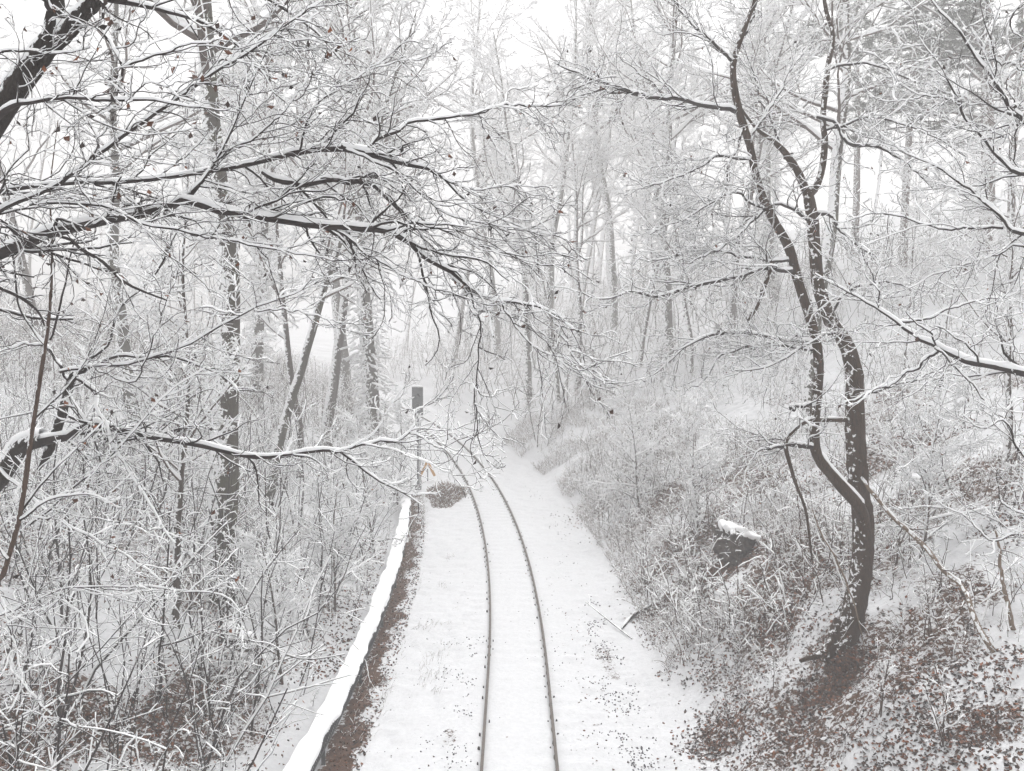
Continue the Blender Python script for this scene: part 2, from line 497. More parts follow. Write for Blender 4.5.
# ballast stones poking out of the snow
def blob_verts(n, size):
    base = np.array([(1, 0, 0), (0, 1, 0), (-1, 0, 0), (0, -1, 0), (0, 0, 1), (0, 0, -1.)])
    V = base[None] * rng.uniform(.55, 1.1, (n, 6, 1)) * size[:, None, None] + rng.normal(0, .12, (n, 6, 3)) * size[:, None, None]
    a = rng.uniform(0, 6.28, n); c, s = np.cos(a)[:, None], np.sin(a)[:, None]
    x, y = V[..., 0] * c - V[..., 1] * s, V[..., 0] * s + V[..., 1] * c
    V[..., 0], V[..., 1] = x, y
    F_ = np.array([(0, 1, 4), (1, 2, 4), (2, 3, 4), (3, 0, 4), (1, 0, 5), (2, 1, 5), (3, 2, 5), (0, 3, 5)])
    return V, (np.arange(n)[:, None, None] * 6 + F_[None]).reshape(-1, 3)
g = Geo()
for (u0, su, y0, y1, num, sz) in ((2.45, .26, 14.5, 27, 1100, .027), (2.05, .6, 15, 34, 420, .022), (-1.35, .25, 15, 25, 520, .023), (-2.0, .10, 15, 26, 60, .026), (1.15, .22, 15, 30, 160, .020), (-2.6, .5, 15, 32, 150, .022), (2.6, .2, 27, 48, 260, .030), (0, .4, 15, 30, 24, .016)):
    y = y0 + (y1 - y0) * rng.uniform(0, 1, num) ** 1.5; u = rng.normal(u0, su, num)
    keep = vnoise(y * 1.1, u * 1.6, 77) + .6 * vnoise(y * 4, u * 4, 78) > .06
    y, u = y[keep], u[keep]
    p = along(y, u, 0.); p[:, 2] = terrain(p[:, 0], p[:, 1]) + .004
    V, q = blob_verts(len(p), rng.uniform(.5, 1.25, len(p)) * sz)
    g.add((V + p[:, None]).reshape(-1, 3), q)
tag(g.build('ballast_gravel', M_STONE, smooth=False), 'dark ballast stones poking through snow beside the rails', 'gravel', kind='stuff')

# ================================================================== CABLE TROUGH on posts
tr = thing('cable_trough', 'snow-covered raised cable trough on steel posts left of the track', 'cable trough', along(np.array([20.]), np.array([-3.83]), 0.)[0])
TO = np.array(tr.location)
yd = np.arange(8., 47.2, .3)
g = Geo(); sweep(g, yd, [(-4.17, .44), (-4.17, .58), (-3.79, .58), (-3.79, .44)], off=True); trb = g.build('trough', M_METAL, tr, False, loc=TO)
g = Geo()                                              # upright bars of the side grating
for y in np.arange(8, 46, .11):
    b = along(np.array([y]), np.array([-3.775 + drift(y)]), .40)[0]; bx(g, b - [.008, .012, 0], b + [.008, .012, .19])
sweep(g, yd, [(-3.786, .375), (-3.786, .41), (-3.760, .41), (-3.760, .375)], off=True)
g.build('side_grating', M_METAL, trb, False, loc=TO)
for y in np.arange(9.6, 46, 4.05):
    for uu in (-3.825, -4.13):
        g = Geo()
        b = along(np.array([y]), np.array([uu + drift(y)]), 0.)[0]; gz = float(terrain(b[0], b[1]))
        bx(g, (b[0] - .035, b[1] - .035, gz - .25), (b[0] + .035, b[1] + .035, .438))
        g.build('post', M_METAL, tr, False, loc=TO)
g = Geo()
K = 12
ys = np.arange(8., 47.4, .14)
th = np.linspace(0, np.pi, K)
V = []
for y in ys:
    w = .215 + .07 * float(vnoise(y * .9, 3, 31)) + .05 * float(vnoise(y * 4, 8, 36)); h = .125 + .15 * float(vnoise(y * 1.3, 5, 32)) + .05 * float(vnoise(y * 5, 6, 33))
    u = -3.975 + float(drift(y)) + .05 * float(vnoise(y * .7, 9, 37)) - np.cos(th) * w; z = .585 + np.minimum(1, np.sin(th) * 2.6) * h
    u = np.concatenate([[u[0]], u, [u[-1]]]); z = np.concatenate([[.56], z, [.56]])
    V.append(along(np.full(K + 2, y), u, z))
V = np.array(V); K2 = K + 2
i = np.arange(len(ys) - 1)[:, None] * K2; k = np.arange(K2 - 1)[None]
g.add(V.reshape(-1, 3), np.stack(np.broadcast_arrays(i + k, i + K2 + k, i + K2 + k + 1, i + k + 1), -1).reshape(-1, 4))
g.build('snow_cover', M_SNOW, trb, True, loc=TO)

# ================================================================== SIGNAL, MARKER, GRASS MOUND
sp = along(np.array([47.2]), np.array([-3.75]), 0.)[0]
sp = drop(*(at(418.5, 490, 47.2)[:2]))
sig = thing('railway_signal', 'grey rectangular railway signal board on a mast beside the far trough end', 'railway signal', sp)
g = Geo(); g.tubes(np.array([[0, 0, -.3], [0, 0, 2.5], [0, 0, 5.3]]) , np.array([.085, .08, .07]), 8); mst = g.build('mast', M_MAST, sig)
z0 = 3.95
g = Geo(); bx(g, (-.29, -.16, z0), (.29, -.09, z0 + 1.5)); bevel(g.build('signal_board', M_BOARD, sig, False), .012)
g = Geo(); bx(g, (-.18, -.088, z0 + .15), (.18, .16, z0 + 1.3)); hou = bevel(g.build('lamp_housing', M_METAL, sig, False), .02)
for k in range(2):
    g = Geo(); a = np.linspace(0, np.pi, 9)
    zc = z0 + .5 + k * .5
    V = np.concatenate([np.stack([np.cos(a) * .13, np.full(9, -.163), zc + np.sin(a) * .13], 1), np.stack([np.cos(a) * .12, np.full(9, -.36), zc + np.sin(a) * .12 - .02], 1)])
    g.add(V, [(q, q + 1, q + 10, q + 9) for q in range(8)]); h = g.build('lamp_hood', M_METAL, hou)
    h.modifiers.new('thick', 'SOLIDIFY').thickness = .01
g = Geo(); g.tubes(np.array([[-.28, -.12, z0 + 1.51], [0, -.12, z0 + 1.53], [.28, -.12, z0 + 1.51]]), np.array([.05, .065, .05]), 8, cap=True); g.build('snow_cap', M_SNOW, sig)
g = Geo(); bx(g, (-.16, -.16, -.3), (.16, .16, .22)); bevel(g.build('base_block', M_MAST, sig, False), .02)
g = Geo(); g.tubes(np.array([[.12, .05, .2], [.12, .05, 3.6]]), np.array([.02, .02]), 6)
for zz in np.arange(.5, 3.6, .34): g.tubes(np.array([[-.02, .05, zz], [.12, .05, zz]]), np.array([.014, .014]), 5)
g.build('ladder', M_MAST, mst)

mp = drop(*(at(427.5, 478, 49.5)[:2]))
mk = thing('track_marker', 'small orange A-shaped trackside marker near the signal mast', 'track marker', mp)
zb = float(at(427.5, 476, mp[1])[2] - mp[2]); zt = zb + .78
for s in (-1, 1):
    g = Geo(); d = np.array([s * .40, 0, zb]); t = np.array([s * .02, 0, zt]); ax = unit(t - d); nn = np.array([ax[2], 0, -ax[0]]) * .07
    V = []
    for yv in (-.03, .03):
        for q in (d - nn, d + nn, t + nn, t - nn): V.append(q + [0, yv + s * .031, 0])
    g.add(V, [(0, 1, 2, 3), (7, 6, 5, 4), (0, 4, 5, 1), (1, 5, 6, 2), (2, 6, 7, 3), (3, 7, 4, 0)])
    g.build('slat', M_ORANGE, mk, False)
g = Geo(); bx(g, (-.035, .07, -.3), (.035, .14, zt - .4)); g.build('post', M_MAST, mk, False)
g = Geo(); g.tubes(np.array([[-.06, 0, zt + .03], [0, 0, zt + .05], [.06, 0, zt + .03]]), np.array([.02, .045, .02]), 6); g.build('snow_cap', M_SNOW, mk)

# brown heap of dead stalks by the trough end
mc = ground_at(443, 497)
mnd = thing('dead_grass_mound', 'brown mound of dead grass beside the far end of the trough', 'grass mound', mc)
g = Geo(); n = 3200
a = rng.uniform(0, 6.28, n); r = np.sqrt(rng.uniform(0, 1, n)); bxp = np.stack([np.cos(a) * r * (.95 + .25 * np.sin(3 * a)) + .12, np.sin(a) * r * 2.6, np.zeros(n)], 1)
w = np.array([mc[0], mc[1]])
bxp[:, 2] = terrain(bxp[:, 0] + w[0], bxp[:, 1] + w[1]) - mc[2] - .03
hgt = np.clip((1 - r ** 2) * .6 * (1 + 1.6 * vnoise(bxp[:, 0] * 2.2, bxp[:, 1] * 1.5, 44)) + .08, .05, 1) * .75
st = walk(bxp, np.stack([np.cos(a) * .5 * r + .2, np.sin(a) * .5 * r, np.ones(n)], 1) + rng.normal(0, .25, (n, 3)), hgt * rng.uniform(.8, 1.3, n), 5, .25, -.12)
g.tubes(st, np.full((n, 5), .012), 3)
g.build('stalks', plain_mat('brown_stalks', (.16, .11, .085), (.30, .215, .17), 9, .9), mnd)
g = Geo(); k = rng.choice(n, 900, False); g.snow(st[k], np.full((900, 5), .012), 3, 0, .012); g.build('snow', M_SNOW, mnd)

# ================================================================== HERO TREES (traced limbs given depth, real thickness and grown twigs)
def limb(ctrl, n=20, jit=.0, thin=1.):
    """ctrl rows: px, py, depth, radius -> (n,3),(n,)"""
    P = []
    for a, b, d, r in ctrl:
        p = at(a, b, d); P.append((*p, r * thin))
    q = resample(P, n)
    if jit:
        j = rng.normal(0, 1, (n, 3)); j = (j + np.roll(j, 1, 0) + np.roll(j, -1, 0)) / 2
        j[0] = 0; q[:, :3] += j * jit
    return q[:, :3], np.maximum(q[:, 3], .0025)

def dens(pl):
    return np.linalg.norm(np.diff(pl, axis=0), axis=1).sum()

class Tree:
    def __init__(self, name, label, cat, base, bark, twig, leafn=0, group=None):
        self.o = thing(name, label, cat, base, group=group)
        self.base = np.asarray(base, float); self.trunk, self.sn, self.lf = Geo(), Geo(), Geo()
        self.bark, self.twig, self.leafn, self.tips = bark, twig, leafn, []
    def stem(self, pts, rad, S=12, rough=.05):
        self.trunk.tubes(pts, rad, S, rough=rough)
        self.sn.snow(pts, rad, 6, wide=.5, kmin=.8, kmax=1.1, patch=.12)
    def branch(self, limbs, per_m=2.2, l1=.9, twigs=6, twl=.42, tiny=3, ang=(25, 58), up=.03, flat=.35, wob=.19, t0=.08, bias=None, snowk=(.25, 1.35), base=.0062, S=7, rm=.0026, part='bough', fat=1.):
        """limbs: list of (pts, rad); each is a bough with shoots about every 1/per_m metres; the shoots get twigs, the twigs twiglets"""
        for pts, rad in limbs:
            cr_, sn = Geo(), Geo()
            cr_.tubes(pts, rad, S, rough=.06)
            sn.snow(pts, rad, 6, wide=.62, kmin=.95, kmax=1.25, patch=.16)
            L = dens(pts); k = max(4, int(L * per_m))
            a, ar = grow(pts[None], rad[None], k, (t0, 1.), ang, l1 / max(L, .01), 12, wob, up, .42 * fat, rm * 1.7 * fat, flat, .3, bias=bias)
            ar = np.minimum(ar, .016)
            cr_.tubes(a, ar, 4); sn.snow(a, ar, 4, base=base, kmin=snowk[0], kmax=snowk[1])
            b, br = grow(a, ar, twigs, (.10, 1.), (20, 60), twl, 8, wob * 1.3, up, .55, rm, flat, .5, bias=bias)
            cr_.tubes(b, br, 3); sn.snow(b, br, 3, base=base * .95, kmin=snowk[0] * .6, kmax=snowk[1])
            self.tips.append(b[:, -1])
            if tiny:
                c, cr = grow(b, br, tiny, (.2, 1.), (25, 65), .55, 5, wob * 1.25, up * .5, .75, rm * .8, flat, .6)
                cr_.tubes(c, cr, 3); sn.snow(c, cr, 3, base=base * .85, kmin=0, kmax=snowk[1])
                self.tips.append(c[:, -1])
            bo = cr_.build(part, self.twig, self.o, loc=self.base); sn.build('snow', M_SNOW, bo, loc=self.base)
    def done(self):
        if self.trunk.v:
            t = self.trunk.build('trunk', self.bark, self.o, loc=self.base)
            if self.sn.v: self.sn.build('snow', M_SNOW, t, loc=self.base)
        if self.leafn and self.tips:
            t = np.concatenate(self.tips); k = rng.choice(len(t), min(self.leafn, len(t)), False)
            leaves(self.lf, t[k] + np.array([0, 0, -.03]), rng.uniform(.045, .085, len(k)))
            self.lf.build('withered_leaf', M_LEAF, self.o, False, loc=self.base)['kind'] = 'stuff'
        return self.o

# ---- A: near tree at the top left corner
b = drop(-6.9, 8.2)
T = Tree('overhanging_tree', 'dark leaning trunk forking in the top left corner with long snowy boughs', 'tree', b, M_BARKD, M_TWIG, 120)
def sub(pts, rad, i0, ctrl, n=20, jit=.0):
    """limb whose first control point sits on point i0 of a parent"""
    p, r = limb(ctrl, n, jit); p += (pts[i0] - p[0])[None] * np.linspace(1, 0, n)[:, None] ** 2
    return p, r
low = np.array([(*(b - [0, 0, .3]), .25), (-6.75, 8.1, 4.0, .19), (-5.9, 7.8, 7.6, .14)])
up_ = np.array([(*at(-40, 185, 7.6), .12), (*at(0, 112, 7.5), .105), (*at(30, 70, 7.4), .095), (*at(50, 42, 7.4), .085), (*at(56, 15, 7.4), .07), (*at(52, -40, 7.5), .055), (*at(40, -160, 7.8), .03)])
q = resample(np.vstack([low, up_]), 60); T.stem(q[:, :3], q[:, 3])
p, r = limb([(48, 48, 7.4, .075), (66, 33, 7.4, .068), (82, 15, 7.35, .06), (102, -6, 7.3, .055), (150, -60, 7.2, .03)], 24)
T.trunk.tubes(p, r, 10, rough=.05); T.sn.snow(p, r, 6, kmin=.9, kmax=1.2)
TA = [limb(c, 24, .009, .75) for c in (
    [(-5, 118, 7.4, .045), (20, 105, 7.2, .022), (60, 98, 7.0, .017), (113, 100, 6.8, .014), (160, 102, 6.7, .010), (200, 107, 6.6, .005)],
    [(82, -20, 7.3, .03), (102, 0, 7.2, .017), (103, 30, 7.1, .015), (123, 67, 7.0, .014), (118, 85, 6.95, .010), (114, 102, 6.9, .006)],
    [(123, 67, 7.0, .012), (150, 58, 6.9, .010), (180, 48, 6.8, .008), (215, 38, 6.8, .004)],
    [(-30, 70, 7.5, .02), (0, 53, 7.3, .014), (25, 51, 7.2, .012), (55, 53, 7.1, .008), (90, 48, 7.0, .005)],
    [(60, 20, 7.4, .03), (30, -10, 7.2, .02), (-10, -30, 7, .01)],
    [(90, -5, 7.3, .035), (160, 10, 7.6, .02), (215, 30, 8, .014), (260, 70, 8.4, .008), (280, 110, 8.6, .005)],
    [(56, 0, 7.4, .04), (120, -30, 7.8, .03), (220, -20, 8.4, .02), (300, 20, 9, .013), (350, 70, 9.5, .006)],
)]
T.branch(TA, 5, 1.2, 5, .55, 2, rm=.0026, base=.0046, snowk=(0, 1.2), fat=1.2)
T.done()

# ---- B: arching bough tree, trunk outside the frame on the left
b = drop(-8.6, 10.5)
T = Tree('arching_tree', 'snowy arching boughs reaching in from the left edge across the track', 'tree', b, M_BARKD, M_TWIG, 220)
q = resample(np.array([(*(b - [0, 0, .3]), .24), (-8.4, 10.3, 5, .20), (-8.0, 10, 8.5, .16), (-7.6, 9.8, 11, .12), (-7.4, 9.9, 14.5, .05)]), 50); T.stem(q[:, :3], q[:, 3])
J = tuple(at(-160, 285, 9.7))
main = [limb(c, 34, .014, .84) for c in (
    [(-190, 300, 9.85, .10), (-60, 275, 9.4, .075), (0, 254, 9.1, .062), (50, 232, 8.9, .055), (100, 220, 8.8, .052), (145, 212, 8.7, .046), (182, 200, 8.6, .040), (203, 183, 8.6, .02), (218, 160, 8.6, .014), (240, 110, 8.5, .010), (268, 48, 8.5, .006)],
    [(182, 200, 8.6, .034), (215, 208, 8.55, .036), (280, 220, 8.6, .036), (341, 227, 8.7, .036), (401, 236, 8.9, .032), (424, 257, 9.0, .028), (451, 275, 9.1, .024), (476, 296, 9.2, .020), (510, 300, 9.4, .015), (550, 311, 9.6, .011), (575, 330, 9.7, .006)],
    [(-120, 250, 9.6, .05), (-20, 200, 9.0, .03), (60, 184, 8.8, .022), (133, 180, 8.7, .022), (213, 170, 8.7, .022), (262, 161, 8.8, .026), (293, 154, 8.9, .034), (341, 148, 9.0, .036), (371, 155, 9.1, .032), (404, 165, 9.3, .026), (434, 171, 9.5, .020), (454, 190, 9.6, .015), (481, 210, 9.7, .011), (534, 233, 9.9, .005)],
    [(371, 155, 9.1, .024), (378, 140, 9.2, .022), (401, 130, 9.3, .020), (414, 122, 9.4, .017), (471, 115, 9.7, .014), (508, 103, 9.9, .012), (554, 107, 10.2, .009), (588, 85, 10.4, .005)],
    [(262, 172, 8.8, .022), (281, 182, 8.8, .030), (341, 182, 8.9, .028), (374, 187, 9.0, .024), (395, 205, 9.1, .018), (415, 225, 9.2, .014), (440, 262, 9.2, .010), (480, 310, 9.3, .005)],
    [(470, 292, 9.2, .012), (480, 322, 9.25, .009), (477, 360, 9.3, .008), (476, 400, 9.3, .007), (480, 440, 9.4, .006), (488, 468, 9.4, .004)],
    [(500, 300, 9.3, .012), (515, 325, 9.4, .009), (530, 345, 9.5, .008), (560, 362, 9.6, .006), (592, 384, 9.7, .003)],
    [(548, 310, 9.6, .009), (562, 335, 9.6, .007), (578, 360, 9.7, .005), (592, 378, 9.7, .003)],
    [(213, 163, 8.6, .012), (250, 140, 8.6, .010), (277, 120, 8.6, .009), (310, 78, 8.7, .007), (335, 38, 8.8, .004)],
    [(-60, 245, 8.3, .03), (0, 213, 8.0, .020), (53, 187, 7.9, .019), (130, 132, 7.8, .018), (187, 90, 7.8, .016), (240, 57, 7.8, .013), (290, 23, 7.8, .009), (340, -8, 7.9, .005)],
    [(210, 70, 7.8, .010), (250, 48, 7.9, .008), (290, 30, 8, .006), (325, 8, 8.1, .004)],
    [(30, 205, 8.1, .014), (100, 205, 8.0, .012), (133, 220, 8, .011), (200, 235, 8.1, .010), (290, 250, 8.3, .008), (340, 262, 8.5, .004)],
    [(330, 226, 8.7, .016), (380, 262, 8.8, .010), (420, 285, 8.9, .008), (470, 300, 9, .005)],
    [(395, 235, 8.9, .014), (430, 230, 9.0, .011), (480, 245, 9.2, .009), (530, 262, 9.4, .006), (575, 270, 9.6, .003)],
    [(345, 150, 9, .013), (400, 175, 9.1, .010), (450, 215, 9.3, .008), (500, 225, 9.5, .006), (560, 235, 9.7, .003)],
    [(430, 170, 9.5, .010), (470, 190, 9.6, .008), (520, 185, 9.8, .005), (560, 205, 10, .003)],
    [(300, 150, 8.9, .013), (308, 120, 8.9, .010), (330, 95, 8.9, .008), (372, 70, 9.0, .006), (420, 60, 9.1, .004)],
)]
heads, tails = main[:3], main[3:]
T.branch(heads, 5.5, 1.45, 6, .55, 2, ang=(22, 60), up=-.012, bias=(.22, 0, 0), rm=.0030, base=.0048, snowk=(0, 1.25), fat=1.25)
T.branch(tails, 6.5, 1.05, 6, .55, 2, ang=(22, 60), up=-.018, bias=(.16, 0, -.05), rm=.0029, base=.0048, snowk=(0, 1.25), fat=1.2)
T.done()

# ---- C: lower bough and rising stems at the left edge
b = drop(-8.3, 12.6)
T = Tree('broken_tree', 'broken dark tree at left edge with a low horizontal snowy bough', 'tree', b, M_BARKD, M_TWIG, 120)
q = resample(np.array([(*(b - [0, 0, .3]), .16), tuple(at(-60, 560, 12.2)) + (.14,), tuple(at(0, 478, 11.6)) + (.12,), tuple(at(20, 447, 11.4)) + (.11,), tuple(at(43, 440, 11.2)) + (.085,)]), 30)
T.stem(q[:, :3], q[:, 3])
p, r = limb([(38, 470, 11.3, .02), (48, 452, 11.3, .055), (60, 420, 11.2, .06), (70, 383, 11.1, .05), (74, 372, 11.1, .03)], 18); T.trunk.tubes(p, r, 9, rough=.08, cap=True); T.sn.snow(p, r, 6, kmin=.8)
LC = [limb(c, 28, .014, .78) for c in (
    [(30, 443, 11.3, .075), (70, 436, 11.1, .065), (88, 424, 11.0, .055), (133, 434, 10.8, .045), (213, 450, 10.6, .038), (267, 458, 10.5, .032), (320, 450, 10.5, .026), (341, 453, 10.5, .022), (375, 480, 10.6, .015), (405, 496, 10.7, .010), (422, 506, 10.7, .004)],
    [(335, 453, 10.5, .018), (354, 447, 10.5, .018), (385, 441, 10.6, .016), (401, 438, 10.7, .014), (412, 429, 10.7, .012), (420, 410, 10.8, .008), (436, 397, 10.9, .004)],
    [(408, 432, 10.7, .010), (440, 448, 10.8, .008), (470, 456, 10.9, .005), (500, 452, 11, .003)],
    [(66, 400, 11.1, .03), (85, 425, 10.9, .02), (70, 385, 11.1, .03), (110, 360, 10.9, .022), (170, 358, 10.7, .018), (213, 372, 10.6, .013), (240, 395, 10.5, .006)],
    [(74, 376, 11.1, .03), (95, 392, 10.9, .03), (99, 415, 10.7, .02), (128, 470, 10.4, .015), (150, 505, 10.2, .010), (175, 545, 10, .005)],
    [(70, 380, 11.1, .025), (50, 350, 11, .018), (25, 345, 10.9, .012), (-10, 355, 10.8, .006)],
    [(72, 378, 11.1, .022), (105, 345, 11, .018), (120, 310, 10.9, .014), (150, 280, 10.8, .011), (165, 257, 10.7, .02), (180, 225, 10.7, .007)],
    [(60, 372, 11, .02), (143, 360, 10.7, .016), (187, 344, 10.6, .014), (233, 317, 10.5, .013), (283, 297, 10.5, .010), (340, 273, 10.6, .006), (365, 262, 10.7, .004)],
    [(255, 310, 10.5, .010), (300, 312, 10.6, .008), (345, 325, 10.7, .005)],
    [(30, 525, 11, .015), (43, 514, 10.9, .014), (113, 453, 10.5, .011), (160, 400, 10.3, .008), (207, 367, 10.2, .005)],
    [(120, 380, 10.7, .012), (138, 377, 10.6, .012), (157, 324, 10.5, .009), (177, 270, 10.4, .006), (180, 240, 10.4, .003)],
    [(0, 470, 11.4, .02), (50, 514, 11, .012), (110, 548, 10.8, .009), (160, 582, 10.6, .005)],
    [(-20, 620, 10.5, .012), (17, 608, 10.4, .011), (67, 589, 10.3, .010), (133, 587, 10.2, .009), (180, 589, 10.1, .008), (233, 602, 10.0, .006), (253, 644, 10, .003)],
    [(-10, 560, 10, .010), (0, 594, 9.8, .009), (10, 627, 9.7, .008), (17, 671, 9.6, .007), (43, 706, 9.5, .004)],
)]
T.branch(LC, 5.5, 1.2, 6, .55, 2, ang=(25, 60), rm=.0030, snowk=(.1, 1.35), base=.0064, fat=1.2)
T.done()

# ---- D: thin dark sapling by the left edge
b = drop(-6.0, 10.3)
T = Tree('sapling', 'slender dark sapling stem rising near the left edge of the bank', 'sapling', b, M_BARKR, M_TWIG, 30)
q = resample(np.array([(*(b - [0, 0, .2]), .035)] + [tuple(at(x, y, d)) + (r,) for x, y, d, r in ((-12, 640, 10.1, .033), (4, 572, 9.9, .031), (20, 514, 9.7, .028), (33, 424, 9.6, .025), (43, 360, 9.5, .021), (50, 307, 9.5, .017), (52, 245, 9.5, .012), (50, 190, 9.5, .008), (58, 120, 9.5, .004))]), 44)
T.stem(q[:, :3], q[:, 3], 8)
T.branch([limb(c, 20, .006) for c in (
    [(45, 345, 9.5, .013), (20, 310, 9.4, .010), (15, 270, 9.3, .008), (5, 230, 9.2, .004)],
    [(50, 340, 9.5, .013), (60, 310, 9.5, .011), (68, 270, 9.5, .009), (80, 215, 9.5, .004)],
    [(33, 420, 9.6, .013), (70, 385, 9.6, .009), (95, 340, 9.6, .006), (110, 290, 9.6, .003)],
    [(20, 514, 9.7, .014), (45, 480, 9.7, .010), (85, 440, 9.7, .007), (105, 420, 9.7, .004)],
    [(8, 560, 9.8, .013), (-20, 520, 9.7, .008), (-40, 470, 9.6, .004)],
    [(20, 520, 9.7, .014), (50, 500, 9.7, .010), (90, 495, 9.7, .006), (120, 508, 9.7, .003)])], 4, .5, 5, .45, 2, rm=.0022)
T.done()

# ---- E: the two-stemmed tree on the right bank
e0 = ground_at(846, 646); DE = float(e0[1])
T = Tree('twin_stemmed_tree', 'brown two-stemmed tree rooted on the undercut edge of the right bank', 'tree', e0, M_BARKE, M_TWIG, 200)
def E(*c): return [(x, y, DE + dz, r) for x, y, dz, r in c]
k = DE / F * .5           # pixels of width -> radius in metres
p, r = limb(E((838, 690, .1, 26 * k), (845, 642, 0, 25 * k), (853, 612, 0, 23.5 * k), (860, 581, .0, 22 * k), (863, 545, .02, 21 * k), (863, 514, .05, 20.5 * k), (859, 490, .05, 20 * k), (855, 424, .1, 19 * k), (854, 374, .15, 17 * k), (846, 345, .2, 15 * k), (829, 317, .3, 13 * k), (818, 285, .4, 12 * k), (815, 247, .5, 12 * k), (812, 215, .55, 12 * k), (808, 193, .6, 10 * k)), 60)
T.stem(p, r, 16, .06)
p, r = limb(E((808, 196, .6, 9 * k), (798, 172, .5, 7.5 * k), (785, 153, .4, 6.5 * k), (772, 140, .3, 4.5 * k), (756, 128, .2, 3 * k), (735, 100, 0, 2 * k)), 26); T.trunk.tubes(p, r, 8, rough=.05); T.sn.snow(p, r, 6)
lf1 = (p, r)
p, r = limb(E((808, 196, .6, 9 * k), (816, 187, .65, 7.5 * k), (822, 170, .7, 7 * k), (825, 140, .75, 6.5 * k), (823, 118, .8, 6 * k), (828, 67, .9, 5.5 * k), (833, 35, 1, 4.5 * k), (825, 5, 1.1, 4 * k), (818, -60, 1.3, 2 * k)), 30); T.trunk.tubes(p, r, 8, rough=.05); T.sn.snow(p, r, 6)
p, r = limb(E((866, 548, -.15, 13 * k), (862, 512, -.3, 12 * k), (842, 487, -.45, 11.5 * k), (822, 463, -.5, 10.5 * k), (815, 447, -.55, 10 * k), (815, 417, -.55, 9.5 * k), (819, 374, -.55, 9.5 * k), (817, 345, -.55, 9 * k), (811, 322, -.55, 9 * k), (797, 277, -.6, 9 * k), (789, 247, -.65, 8.5 * k), (772, 217, -.7, 8 * k), (759, 187, -.75, 7.5 * k), (749, 143, -.8, 7 * k), (739, 110, -.85, 7 * k), (733, 67, -.9, 5.5 * k), (744, 30, -.9, 4.5 * k), (754, 0, -.9, 3.5 * k), (760, -60, -.9, 2 * k)), 70)
T.stem(p, r, 13, .06)
for (x, y, dx, dy) in ((838, 650, -34, 44), (850, 640, 34, 34), (842, 650, -6, 62), (855, 636, 26, 10), (840, 645, -40, 16)):   # root flare
    p, r = limb(E((x + dx * .0, y - 25, 0, 13 * k), (x + dx * .35, y + dy * .3, -.05, 9 * k), (x + dx, y + dy, -.15, 4 * k)), 8); T.trunk.tubes(p, r, 8, rough=.06)
